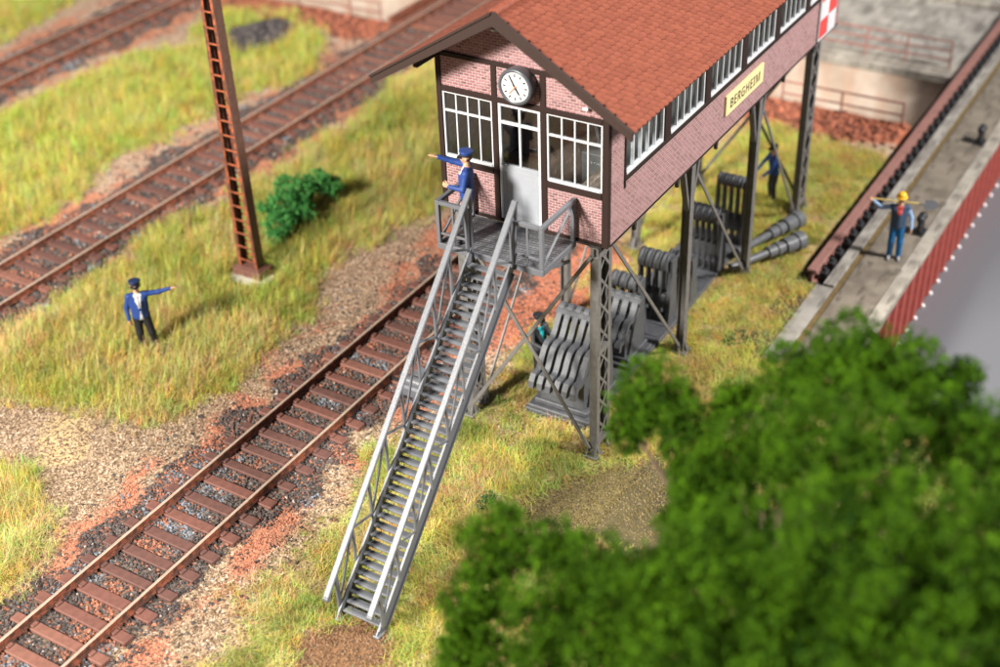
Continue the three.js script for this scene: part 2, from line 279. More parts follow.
{
  const R = rng(11), items = [];
  const cols = (x, z) => {
    const a = fbm(x * 1.4, z * 1.4, 191, 4), q = R();
    if (q < 0.018) return [0.36, 0.30, 0.26]; if (q < 0.16) return mixc([0.16, 0.065, 0.04], [0.32, 0.13, 0.08], R());
    if (R() < sstep(0.50, 0.74, a) * 0.52) return mixc([0.20, 0.075, 0.045], [0.44, 0.18, 0.11], R());
    if (fbm(x * 1.1 + 3, z * 1.1, 197, 3) > 0.66 && R() < 0.6) return mixc([0.10, 0.11, 0.125], [0.23, 0.25, 0.28], R());
    return mixc([0.035, 0.03, 0.03], [0.13, 0.105, 0.095], R());
  };
  const bands = [[0, -8, CUT + 0.3, 420, 0.038], [-10.6, -15, CUT + 0.3, 230, 0.048], [-21.6, -26, CUT + 0.3, 170, 0.052]];
  for (const [xc, z1, z0, dens, sz] of bands) {
    const n = Math.round(5.2 * (z1 - z0) * dens);
    for (let i = 0; i < n; i++) {
      const x = xc + (R() - 0.5) * 5.2, z = z0 + R() * (z1 - z0), b = ballastAt(x, z); if (b < 0.25 + 0.6 * R() && R() > 0.05) continue;
      const s = sz * (0.5 + 0.75 * R()), k0 = { 0: -6.47, '-10.6': -14, '-21.6': -25 }[xc], ph = ((k0 - z) / 0.613 % 1 + 1) % 1; if (Math.abs(x - xc) < 1.22 && Math.min(ph, 1 - ph) * 0.613 < 0.135 && R() > 0.04) continue;
      items.push([x, groundY(x, z) + s * 0.3, z, s, cols(x, z), [R() * 6, R() * 6, R() * 6]]);
    }
  }
  for (let i = 0; i < 900; i++) { const x = -17 + R() * 2.6, z = -38 + R() * 4.6; if (heapMask(x, z) > 0.4) { const s = 0.09 * (0.5 + R()); items.push([x, groundY(x, z) + s * 0.4, z, s, mixc([0.03, 0.028, 0.03], [0.12, 0.10, 0.095], R()), [R() * 6, R() * 6, R() * 6]]); } }
  scatter('ballast', 'angular dark grey and rust brown ballast stones along the tracks', 'ballast', [stoneGeo(1), stoneGeo(2), stoneGeo(3)], stoneMat, items);
  // grit on the open soil
  const grit = [];
  for (let i = 0; i < 220000 && grit.length < 88000; i++) {
    const x = -9 + R() * 17.5, z = -30 + R() * 21; if (ballastAt(x, z) > 0.6 || (x > 7.3 && (z < -29.2 || (x > 7.9 && z < -25.7)))) continue;
    const gm = grassMask(x, z); if (R() < gm * 0.85 && bareMask(x, z) < 0.4) continue;
    const s = 0.021 * (0.45 + 0.9 * R()), rd = Math.max(redMask(x, z), rimAt(x, z) * sstep(0.34, 0.54, fbm(x * 0.9 + 7, z * 0.9, 181, 3)));
    let c = mixc([0.15, 0.088, 0.047], [0.58, 0.44, 0.31], R() ** 2); if (bareMask(x, z) > 0.4) c = mixc(c, x > 5.6 && z < -16 ? [0.125, 0.10, 0.03] : [0.20, 0.105, 0.05], 0.78); if (R() < rd) c = mixc([0.25, 0.085, 0.05], [0.55, 0.24, 0.15], R()); if (R() < 0.12) c = [0.10, 0.07, 0.05];
    grit.push([x, groundY(x, z) + s * 0.25, z, s, c, [R() * 6, R() * 6, R() * 6]]);
  }
  scatter('grit', 'fine pale grit strewn over the open soil beside the tracks', 'grit', [stoneGeo(4, 0.8), stoneGeo(5, 0.6)], stoneMat, grit);
  const rub = [];
  for (let i = 0; i < 5200; i++) { const x = -22 + R() * 29.3, z = CUT + 0.15 + R() * 3.6; if (R() > cutRed(x, z) || Math.abs(x + 10.6) < 1.6 || Math.abs(x) < 1.4) continue; const s = 0.09 * (0.4 + R()); rub.push([x, groundY(x, z) + s * 0.3, z, s, mixc([0.13, 0.045, 0.03], [0.42, 0.15, 0.085], R() ** 1.4), [R() * 6, R() * 6, R() * 6]]); }
  scatter('rubble', 'rust red soil clods along the edge of the cutting', 'soil', [stoneGeo(6), stoneGeo(7)], stoneMat, rub);
}
// grass ------------------------------------------------------------------
function tuftGeo(seed, n, len, lean, rad, wid) {
  const R = rng(seed), p = [], nn = [];
  for (let i = 0; i < n; i++) {
    const a = R() * 6.283, rr = rad * Math.sqrt(R()), b = R() * 6.283, L = len * (0.55 + 0.6 * R()), l0 = lean * (0.15 + 0.85 * R()), curl = 0.5 * (R() - 0.3), w = wid * (0.7 + 0.6 * R());
    let x = Math.cos(a) * rr, y = -0.02, z = Math.sin(a) * rr, th = l0 * 0.5; const dx = Math.cos(b), dz = Math.sin(b), S = 3, pts = [];
    for (let s = 0; s <= S; s++) { pts.push([x, y, z, w * (1 - 0.75 * s / S)]); const st = L / S; x += dx * Math.sin(th) * st; z += dz * Math.sin(th) * st; y += Math.cos(th) * st; th += l0 * 0.35 + curl * 0.5; }
    for (let s = 0; s < S; s++) { const [x0, y0, z0, w0] = pts[s], [x1, y1, z1, w1] = pts[s + 1]; const q = [[x0 - dz * w0, y0, z0 + dx * w0], [x0 + dz * w0, y0, z0 - dx * w0], [x1 + dz * w1, y1, z1 - dx * w1], [x1 - dz * w1, y1, z1 + dx * w1]]; for (const k of [0, 1, 2, 0, 2, 3]) { p.push(...q[k]); nn.push(dx * 0.3, 0.9, dz * 0.3); } }
  }
  const g = new THREE.BufferGeometry(); g.setAttribute('position', new THREE.Float32BufferAttribute(p, 3)); g.computeVertexNormals(); return g;
}
const grassMat = std([1, 1, 1], 0.7, { specularIntensity: 0.25, side: THREE.DoubleSide, transmission: 0.3, thickness: 0 });
{
  const R = rng(23), tall = [], low = [];
  const straw = [0.80, 0.69, 0.29], gold = [0.73, 0.63, 0.15], green = [0.45, 0.51, 0.10], dark = [0.17, 0.23, 0.05], brown = [0.36, 0.23, 0.10];
  const areas = [[-19.9, -11.6, -39, -17, 120], [-33, -24, -38, -27, 90], [-9.5, -2.0, -37.6, -15, 170], [-6.6, -1.3, -14.6, -9, 170], [1.7, 7.3, -37.8, -9.5, 250], [7.3, 7.9, -29.1, -25.7, 240], [7.3, 8.6, -25.7, -9.5, 240], [8.6, 18.5, -25.4, -4, 110]];
  for (const [x0, x1, z0, z1, dens] of areas) {
    const n = Math.round((x1 - x0) * (z1 - z0) * dens);
    for (let i = 0; i < n; i++) {
      const x = x0 + R() * (x1 - x0), z = z0 + R() * (z1 - z0), gm = grassMask(x, z); if (gm < 0.04 + 0.9 * R() * (0.6 + 0.5 * R())) continue;
      if (bareMask(x, z) > 0.25 + 0.5 * R() || heapMask(x, z) > 0.3 || Math.hypot(x + 5.2, z + 22.7) < 0.75) continue;
      const right = x > 1.9, a = fbm(x * 0.55 + 2, z * 0.55, 201, 3), b = fbm(x * 1.6, z * 1.6, 207, 3), q = R();
      if (right && z > -36 && b < 0.46 && R() < 0.8) continue; if (!right && b < 0.45 && R() < 0.65) continue;
      if (x > 3.9 && x < 5.8 && z < -21 && z > -30.7) continue;
      let c = a > 0.5 ? mixc(gold, green, clamp((a - 0.48) * 6) * (0.3 + 0.65 * R())) : mixc(straw, gold, R()); if (!right && x < -11) c = mixc(c, [0.66, 0.66, 0.12], 0.55); if (q < 0.16) c = mixc(c, straw, 0.8); else if (q > 0.9) c = mixc(c, green, 0.8); else if (q > 0.86) c = mixc(c, dark, right ? 0.7 : 0.4); else if (q > 0.82 && right) c = brown;
      if (right) { const e = fbm(x * 0.9 + 11, z * 0.9, 211, 3); c = e > 0.55 ? mixc(c, [0.26, 0.33, 0.06], clamp((e - 0.52) * 6) * 0.7) : e < 0.42 ? mixc(c, [0.50, 0.33, 0.13], 0.5) : c; if (z < -25) c = mixc(c, gold, 0.5); }
      c = c.map(v => v * (0.52 + 0.62 * R()));
      const s = (right ? 0.62 : 0.95) * (0.7 + 0.5 * R()) * (0.6 + 0.55 * gm);
      (right ? low : tall).push([x, groundY(x, z), z, s, c, [0, R() * 6.28, 0], [s, s * (0.75 + 0.4 * R()), s]]);
    }
  }
  scatter('tall_grass', 'long yellow green grass between the tracks', 'grass', [tuftGeo(1, 13, 0.46, 1.1, 0.13, 0.0065), tuftGeo(2, 12, 0.54, 0.95, 0.15, 0.006), tuftGeo(3, 13, 0.36, 1.6, 0.14, 0.0065)], grassMat, tall);
  scatter('short_grass', 'tangled short yellow green grass round the signal box', 'grass', [tuftGeo(4, 12, 0.36, 1.9, 0.15, 0.0075), tuftGeo(5, 11, 0.46, 2.3, 0.18, 0.007), tuftGeo(6, 12, 0.30, 1.6, 0.13, 0.0075)], grassMat, low);
  console.log('grass', tall.length, low.length);
}
// quay, water, cutting -----------------------------------------------------
structure('water', new THREE.PlaneGeometry(60, 110, 1, 1).rotateX(-Math.PI / 2).translate(39.9, -2, -35), std([0.135, 0.138, 0.15], 0.30, { bumpMap: tex(512, 512, (x, y) => { const v = fbm(x / 40, y / 60, 221, 4, 64); return [v, v, v]; }, false, 6), bumpScale: 0.12 }));
{
  const q = new THREE.Group(); q.name = 'quay'; q.userData.kind = 'structure'; scene.add(q);
  const P = (n, ...a) => part(q, n, box(...a), n === 'coping_strip' ? M.coping : n === 'deck_slab' ? M.deck : M.concrete), ZE = -25.6;
  P('deck_slab', 8.58, 9.62, -0.6, 0.02, -80, ZE); P('coping_strip', 9.624, 9.99, -0.14, 0.05, -80, ZE, 0.02);
  P('ledge_slab', 8.12, 8.42, -0.6, 0.07, -80, -29.3, 0.015); P('ledge_slab', 7.96, 8.42, -0.6, 0.0, -29.296, ZE);
  part(q, 'groove_fill', box(8.422, 8.578, -0.6, -0.012, -80, ZE), std([0.19, 0.125, 0.045], 0.9, { map: wearT, bumpMap: fineB, bumpScale: 0.02 }));
  part(q, 'bed_slab', box(7.322, 8.116, -0.6, -0.16, -80, -29.3), std([0.045, 0.035, 0.03], 0.9));  // near-black colour paints in the shadow strip left of the girder
  const verge = std([0.135, 0.108, 0.045], 0.95, { map: wearT, bumpMap: fineB, bumpScale: 0.03 });
  part(q, 'verge', box(7.321, 7.956, -0.6, -0.004, -29.296, ZE), verge);
  part(q, 'bank', box(7.321, 19, -2.3, -0.004, ZE + 0.002, 6), verge);
}
{
  const t = thing('crane_rail', 'rust brown rail girder with black clamps along the quay ledge', 'rail', [7.72, -0.16, -55]);
  wpart(t, t, 'girder', merge([box(7.60, 7.86, -0.16, -0.10, -80, -29.5), box(7.70, 7.76, -0.10, 0.14, -80, -29.5), box(7.60, 7.86, 0.14, 0.25, -80, -29.5, 0.02)]), std([0.30, 0.145, 0.12], 0.6, { map: wearT, bumpMap: fineB, bumpScale: 0.006 }));
  const cg = merge([box(-0.09, 0.11, -0.16, 0.14, -0.13, 0.13, 0.02), box(-0.05, 0.06, 0.14, 0.23, -0.06, 0.06, 0.015)]);
  for (let z = -29.8; z > -62; z -= 0.56) { const m = part(t, 'clamp', cg, M.black); m.position.set(7.97 - 7.72, 0.16, z + 55); }
}
{
  const t = thing('quay_wall', 'red corrugated sheet pile quay wall above grey water', 'quay wall', [9.78, -2.4, -40]);
  const pr = [[0, 0], [0, 0.26], [0.15, 0.36], [0.15, 0.62], [0, 0.72]], g = new B(), T = 2.26;
  for (let i = 0; i < 4; i++) { const [x0, z0] = pr[i], [x1, z1] = pr[i + 1]; g.poly([V(x0 + 0.02, 0, -z0), V(x1 + 0.02, 0, -z1), V(x1 + 0.02, T, -z1), V(x0 + 0.02, T, -z0)].reverse()); g.poly([V(x0 - 0.03, 0, -z0), V(x1 - 0.03, 0, -z1), V(x1 - 0.03, T, -z1), V(x0 - 0.03, T, -z0)]); }
  const pg = g.geo(), glint_bead = new THREE.SphereGeometry(0.06, 14, 10); const sm = std([0.92, 0.92, 0.92], 0.15, { clearcoat: 1 });  // glossy white beads, added in place of bright glints at the waterline
  for (let z = -25.7; z > -56; z -= 0.72) { const m = part(t, 'sheet_pile', pg, M.sheetPile); m.position.set(0.0, 0, z + 40); const s = part(m, 'glint_bead', glint_bead, sm); s.position.set(0.20, 0.43, -0.49); }
}
{
  const cw = new THREE.Group(); cw.name = 'cutting'; cw.userData.kind = 'structure'; scene.add(cw);
  part(cw, 'near_wall', box(GX0, 7.32, -4, -0.12, CUT - 0.25, CUT - 0.004), M.plaster);
  part(cw, 'far_wall', box(GX0, 7.62, -4.1, -0.34, -44.3, -44.0), M.plaster);
  part(cw, 'far_coping', box(GX0, 7.62, -0.336, -0.04, -44.9, -43.8, 0.03), M.coping);
  part(cw, 'far_pavement', box(GX0, 7.62, -0.6, -0.07, -90, -44.904), M.concrete);
  part(cw, 'far_kerb', box(GX0, 7.62, -0.066, 0.10, -51.1, -50.6, 0.03), M.coping);
  part(cw, 'cutting_floor', box(GX0, 7.62, -4.3, -4.104, -44.3, CUT), M.concrete);
}
function railing(name, label, xs, z, y0, hs, r = 0.028) {
  const t = thing(name, label, 'railing', [(xs[0] + xs[xs.length - 1]) / 2, y0, z], 'railings along the cutting');
  for (const x of xs) wpart(t, t, 'post', beam(V(x, y0 - 0.06, z), V(x, y0 + hs[0] + 0.02, z), r * 2, r * 2, 0.006, V(0, 0, 1)), M.railing);
  for (const h of hs) wpart(t, t, 'rail', beam(V(xs[0], y0 + h, z + 0.001), V(xs[xs.length - 1], y0 + h, z + 0.001), r * 1.7, r * 1.7), M.railing);
}
railing('railing', 'low rust brown railing on the near edge of the cutting beside the quay', [3.2, 5.15, 7.1], -39.12, 0.02, [0.82, 0.42]);
railing('railing', 'three rail brown railing on the far coping of the cutting', [0.2, 2.2, 4.2, 5.6, 7.1], -44.45, -0.04, [0.95, 0.62, 0.3]);
railing('railing', 'low brown railing at the cutting edge left of the rail bridge', [-24, -21.5, -19, -16.5, -14, -12.6], -39.15, 0.02, [0.82, 0.42]);
{
  const t = thing('rail_bridge', 'rust brown girder bridge carrying the middle track over the cutting', 'bridge', [-10.6, -0.6, -41.7]);
  for (const s of [-1, 1]) wpart(t, t, 'girder', merge([box(-10.6 + s * 1.62 - 0.06, -10.6 + s * 1.62 + 0.06, -0.7, 0.22, -44.6, CUT + 0.2, 0.01), box(-10.6 + s * 1.62 - 0.14, -10.6 + s * 1.62 + 0.14, 0.224, 0.28, -44.6, CUT + 0.2, 0.01)]), M.rust);
  wpart(t, t, 'deck', box(-12.15, -9.05, -0.2, 0.03, -44.6, CUT + 0.004), std([0.24, 0.10, 0.065], 0.8, { map: wearT }));
}
// tracks ---------------------------------------------------------------------
function track(name, label, xc, half, z0, zN, pitch) {
  const t = thing(name, label, 'railway track', [xc, 0, z0]), len = Math.abs(zN - z0), R = rng(Math.round(xc * 10) + 77);
  const sl = [0, 1, 2].map(k => { const q = 0.012 * (k - 1); const g = [box(-1.2, 1.2, 0.0, 0.125, -0.125 - q, 0.125 + q, 0.018)]; for (const s of [-1, 1]) for (const e of [-1, 1]) g.push(box(s * half + e * 0.10 - 0.055, s * half + e * 0.10 + 0.055, 0.12, 0.165, -0.075, 0.075, 0.012)); return merge(g); });
  const mats = [M.sleeper, M.sleeper2, M.sleeper3, M.sleeper];
  for (let z = 0; z < len; z += pitch) { const m = part(t, 'sleeper', sl[Math.floor(R() * 3)], mats[Math.floor(R() * 4)]); m.position.set((R() - 0.5) * 0.05, 0.008 * (R() - 0.5), -z); m.rotation.y = (R() - 0.5) * 0.02; }
  for (const s of [-1, 1]) {
    const r = part(t, 'rail', new B().prism([[-0.07, 0.13], [0.07, 0.13], [0.07, 0.145], [0.014, 0.165], [0.014, 0.245], [0.038, 0.26], [0.038, 0.292], [-0.038, 0.292], [-0.038, 0.26], [-0.014, 0.245], [-0.014, 0.165], [-0.07, 0.145]].map(([x, y]) => [x + s * half, y]), 'z', 0.3, -len).geo(), M.rust);
    part(r, 'running_surface', new B().prism([[-0.032, 0.2935], [0.032, 0.2935], [0.026, 0.302], [-0.026, 0.302]].map(([x, y]) => [x + s * half, y]), 'z', 0.3, -len).geo(), M.railHead);
  }
}
track('railway_track', 'railway track with reddish sleepers passing beside the staircase', 0, 0.745, -6.47, CUT + 0.1, 0.613);
track('railway_track', 'rusty railway track behind the lattice mast running onto the bridge', -10.6, 0.79, -14, -60, 0.613);
track('railway_track', 'blurred rusty railway track in the upper left corner', -21.6, 0.79, -25, CUT + 0.2, 0.613);

// ---------------------------------------------------------------- signal box
const XL = 2.69, XR = 6.475, ZF = -20.33, ZB = -33.45, Y0 = 5.30, RX = 4.5825;
const sb = thing('signal_box', 'brick and timber signal box with red tiled roof on grey steel legs', 'signal box', [RX, 0, -26.9]);
const S = (n, g, m, l) => wpart(sb, sb, n, g, m, l);
const SP = (p, n, g, m) => wpart(sb, p, n, g, m);
const ROOFY = x => 9.93 - 0.612 * Math.abs(x - RX);      // underside of the roof boards
{ // floor and inner lining
  S('floor', box(XL + 0.14, XR - 0.14, Y0 + 0.0, Y0 + 0.12, ZB + 0.14, ZF - 0.14), M.insideWood);
  S('ceiling', box(XL + 0.14, XR - 0.14, 8.0, 8.06, ZB + 0.14, ZF - 0.14), M.inside);
  const w = 0.10, t = 0.12;     // post width, wall thickness
  // front
  const zf = ZF - 0.025, posts = [[XL, 2.805], [3.945, 4.07], [5.01, 5.14], [6.335, XR]];
  const zFrame = [ZF - t, ZF + 0.0];
  posts.forEach(([a, b], i) => S('timber_post', box(a, b, i === 1 || i === 2 ? Y0 + 0.06 : Y0 - 0.02, i === 0 || i === 3 ? ROOFY(i ? XR : XL) - 0.02 : 8.6, ...zFrame, 0.008), M.timber));
  const beams = [[2.807, 6.333, 7.87, 7.985, 0.006], [2.807, 6.333, 8.604, 8.70, 0.006], [2.807, 3.943, 6.32, 6.45, 0.014], [5.142, 6.333, 6.32, 6.45, 0.014], [2.807, 6.333, Y0 - 0.02, Y0 + 0.055, -0.004]];
  for (const [a, b, y0, y1, o] of beams) S('timber_beam', box(a, b, y0, y1, ZF - t + 0.002, ZF + o, 0.008), M.timber);
  const panel = (x0, x1, y0, y1) => S('brick_panel', box(x0, x1, y0, y1, zf - 0.08, zf), M.brick);
  panel(2.806, 3.944, Y0 + 0.056, 6.319); panel(5.141, 6.334, Y0 + 0.056, 6.319);
  panel(2.806, 3.944, 7.986, 8.603); panel(4.071, 5.009, 7.986, 8.603); panel(5.141, 6.334, 7.986, 8.603);
  S('gable_panel', prism([[XL + 0.02, 8.701], [XR - 0.02, 8.701], [XR - 0.02, ROOFY(XR) - 0.01], [RX, ROOFY(RX) - 0.01], [XL + 0.02, ROOFY(XL) - 0.01]], 'z', zf - 0.08, zf), M.brick);
  // right long wall
  const xo = XR - 0.004;
  S('brick_panel', box(xo - 0.10, xo, Y0 + 0.03, 6.44, ZB + 0.13, ZF - t - 0.002), M.brick);
  S('brick_panel', box(xo - 0.10, xo, 6.441, 8.3, -20.985, ZF - t - 0.002), M.brick);
  S('brick_panel', box(xo - 0.10, xo, 8.02, 8.64, ZB + 0.13, -20.986), M.brick);
  S('timber_beam', box(XR - 0.12, XR + 0.006, Y0 - 0.03, Y0 + 0.028, ZB + 0.0, ZF - t - 0.002, 0.006), M.timber);
  S('timber_beam', box(XR - 0.12, XR + 0.025, 6.442, 6.545, ZB + 0.13, -20.987, 0.008), M.timber);
  S('timber_beam', box(XR - 0.12, XR + 0.012, 7.93, 8.018, ZB + 0.13, -20.987, 0.008), M.timber);
  // plain left and back walls
  S('brick_panel', box(XL + 0.004, XL + 0.10, Y0 + 0.03, 8.64, ZB + 0.13, ZF - t - 0.002), M.brick);
  S('brick_panel', prism([[XL, Y0], [XR, Y0], [XR, ROOFY(XR) - 0.01], [RX, ROOFY(RX) - 0.01], [XL, ROOFY(XL) - 0.01]], 'z', ZB, ZB + 0.128), M.brick);
  S('lining', merge([box(XL + 0.102, XL + 0.13, Y0 + 0.12, 8, ZB + 0.14, ZF - 0.14), box(XL + 0.14, XR - 0.14, Y0 + 0.12, 8, ZB + 0.13, ZB + 0.16), box(XR - 0.13, XR - 0.106, Y0 + 0.12, 6.43, ZB + 0.14, ZF - 0.14)]), M.inside);
  S('cupboard', merge([box(2.95, 3.55, 5.42, 7.35, -24.6, -22.9, 0.02), box(3.56, 3.58, 6.3, 6.42, -23.8, -23.7)]), M.insideWood);
  S('lever_bench', merge([box(4.9, 5.5, 5.42, 6.2, -30, -22.2, 0.02), ...Array.from({ length: 22 }, (_, i) => beam(V(5.2, 6.2, -22.5 - i * 0.33), V(5.0, 7.05, -22.5 - i * 0.33), 0.05, 0.07))]), M.steel);
  S('writing_desk', merge([box(5.55, 6.2, 6.12, 6.18, -21.9, -21.0, 0.01), box(5.6, 6.15, 5.42, 6.12, -21.85, -21.05)]), M.insideWood);
}
function windowF(x0, x1, y0, y1, yt, nx) {        // front window: frame, bars, panes
  const wd = new THREE.Group(); wd.name = 'window'; sb.add(wd); const z0 = ZF - 0.085, z1 = ZF - 0.03, f = 0.038;
  SP(wd, 'frame', merge([box(x0, x0 + f, y0, y1, z0, z1 + 0.004, 0.006), box(x1 - f, x1, y0, y1, z0, z1 + 0.004, 0.006), box(x0 + f, x1 - f, y1 - f, y1, z0, z1, 0.006), box(x0 + f, x1 - f, y0, y0 + f + 0.02, z0, z1 + 0.02, 0.006)]), M.white);
  const xs = Array.from({ length: nx + 1 }, (_, i) => x0 + f + (x1 - x0 - 2 * f) * i / nx), b = 0.015;
  for (let i = 1; i < nx; i++) SP(wd, 'glazing_bar', box(xs[i] - b, xs[i] + b, y0 + f + 0.02, y1 - f, z0 + 0.008, z1 - 0.006, 0.004), M.white);
  for (let i = 0; i < nx; i++) SP(wd, 'transom', box(xs[i] + (i ? b : 0), xs[i + 1] - (i < nx - 1 ? b : 0), yt - 0.020, yt + 0.020, z0 + 0.006, z1 - 0.002, 0.004), M.white);
  for (let i = 0; i < nx; i++) for (const [a, c] of [[y0 + f + 0.02, yt - 0.026], [yt + 0.026, y1 - f]]) SP(wd, 'pane', new B().poly([V(xs[i] + 0.01, a, z0 + 0.02), V(xs[i + 1] - 0.01, a, z0 + 0.02), V(xs[i + 1] - 0.01, c, z0 + 0.02), V(xs[i] + 0.01, c, z0 + 0.02)]).geo(), M.glass);
}
windowF(2.807, 3.943, 6.452, 7.868, 7.46, 4); windowF(5.142, 6.333, 6.452, 7.868, 7.43, 4);
{ // door
  const d = new THREE.Group(); d.name = 'door'; sb.add(d); const x0 = 4.072, x1 = 5.008, y0 = Y0 + 0.06, y1 = 7.868, z0 = ZF - 0.09, z1 = ZF - 0.03, f = 0.06, ym = 6.5, yt = 7.47, xm = (x0 + x1) / 2;
  SP(d, 'frame', merge([box(x0, x0 + f, y0, y1, z0, z1 + 0.006, 0.006), box(x1 - f, x1, y0, y1, z0, z1 + 0.006, 0.006), box(x0 + f, x1 - f, y1 - f, y1, z0, z1, 0.006)]), M.white);
  SP(d, 'door_panel', merge([box(x0 + f, x1 - f, y0, ym, z0 + 0.01, z1 - 0.012), box(x0 + f, x1 - f, ym + 0.001, ym + 0.09, z0 + 0.005, z1 + 0.012, 0.008), box(x0 + f, x1 - f, y0 + 0.001, y0 + 0.10, z0 + 0.012, z1 - 0.002, 0.006), box(x0 + f + 0.001, x0 + f + 0.07, y0 + 0.101, ym - 0.07, z0 + 0.012, z1 - 0.002, 0.006), box(x1 - f - 0.07, x1 - f - 0.001, y0 + 0.101, ym - 0.07, z0 + 0.012, z1 - 0.002, 0.006), box(x0 + f, x1 - f, ym - 0.069, ym, z0 + 0.012, z1 - 0.002, 0.006)]), M.door);
  SP(d, 'glazing_bar', box(xm - 0.022, xm + 0.022, ym + 0.091, y1 - f, z0 + 0.008, z1 - 0.004, 0.004), M.white);
  for (const [a, b] of [[x0 + f, xm - 0.0225], [xm + 0.0225, x1 - f]]) { SP(d, 'transom', box(a, b, yt - 0.03, yt + 0.03, z0 + 0.008, z1 - 0.004, 0.004), M.white); for (const [c, e] of [[ym + 0.091, yt - 0.03], [yt + 0.03, y1 - f]]) SP(d, 'pane', new B().poly([V(a, c, z0 + 0.02), V(b, c, z0 + 0.02), V(b, e, z0 + 0.02), V(a, e, z0 + 0.02)]).geo(), M.glass); }
  SP(d, 'handle', merge([box(x0 + 0.075, x0 + 0.115, 6.55, 6.66, z1 + 0.012, z1 + 0.03, 0.004), cyl(V(x0 + 0.095, 6.61, z1 + 0.028), V(x0 + 0.095, 6.61, z1 + 0.07), 0.012, 0.012, 8), cyl(V(x0 + 0.085, 6.61, z1 + 0.07), V(x0 + 0.20, 6.61, z1 + 0.07), 0.012, 0.012, 8)]), M.door);
}
for (let i = 0; i < 6; i++) { // side windows
  const zA = -21.06 - i * 2.0, zB2 = Math.max(zA - 1.72, ZB + 0.15), wd = new THREE.Group(); wd.name = 'window'; sb.add(wd);
  const y0 = 6.546, y1 = 7.929, x0 = XR - 0.09, x1 = XR - 0.012, f = 0.045, n = 5;
  SP(wd, 'frame', merge([box(x0, x1, y0, y1, zA - f, zA, 0.006), box(x0, x1, y0, y1, zB2, zB2 + f, 0.006), box(x0, x1 + 0.02, y0, y0 + 0.06, zB2 + f, zA - f, 0.006), box(x0, x1, y1 - f, y1, zB2 + f, zA - f, 0.006)]), M.white);
  const zs = Array.from({ length: n + 1 }, (_, k) => zA - f + (zB2 - zA + 2 * f) * k / n);
  for (let k = 1; k < n; k++) SP(wd, 'glazing_bar', box(x0 + 0.008, x1 - 0.004, y0 + 0.06, y1 - f, zs[k] - 0.016, zs[k] + 0.016, 0.004), M.white);
  for (let k = 0; k < n; k++) SP(wd, 'pane', new B().poly([V(x0 + 0.03, y0 + 0.06, zs[k] - 0.01), V(x0 + 0.03, y0 + 0.06, zs[k + 1] + 0.01), V(x0 + 0.03, y1 - f, zs[k + 1] + 0.01), V(x0 + 0.03, y1 - f, zs[k] - 0.01)]).geo(), M.glass);
  S('timber_post', box(XR - 0.12, XR + 0.02, 6.546, 7.929, zB2 - 0.275, zB2 - 0.004, 0.01), M.timber);
  if (!i) S('timber_post', box(XR - 0.12, XR + 0.02, 6.30, 7.929, zA + 0.004, zA + 0.07, 0.008), M.timber);
}
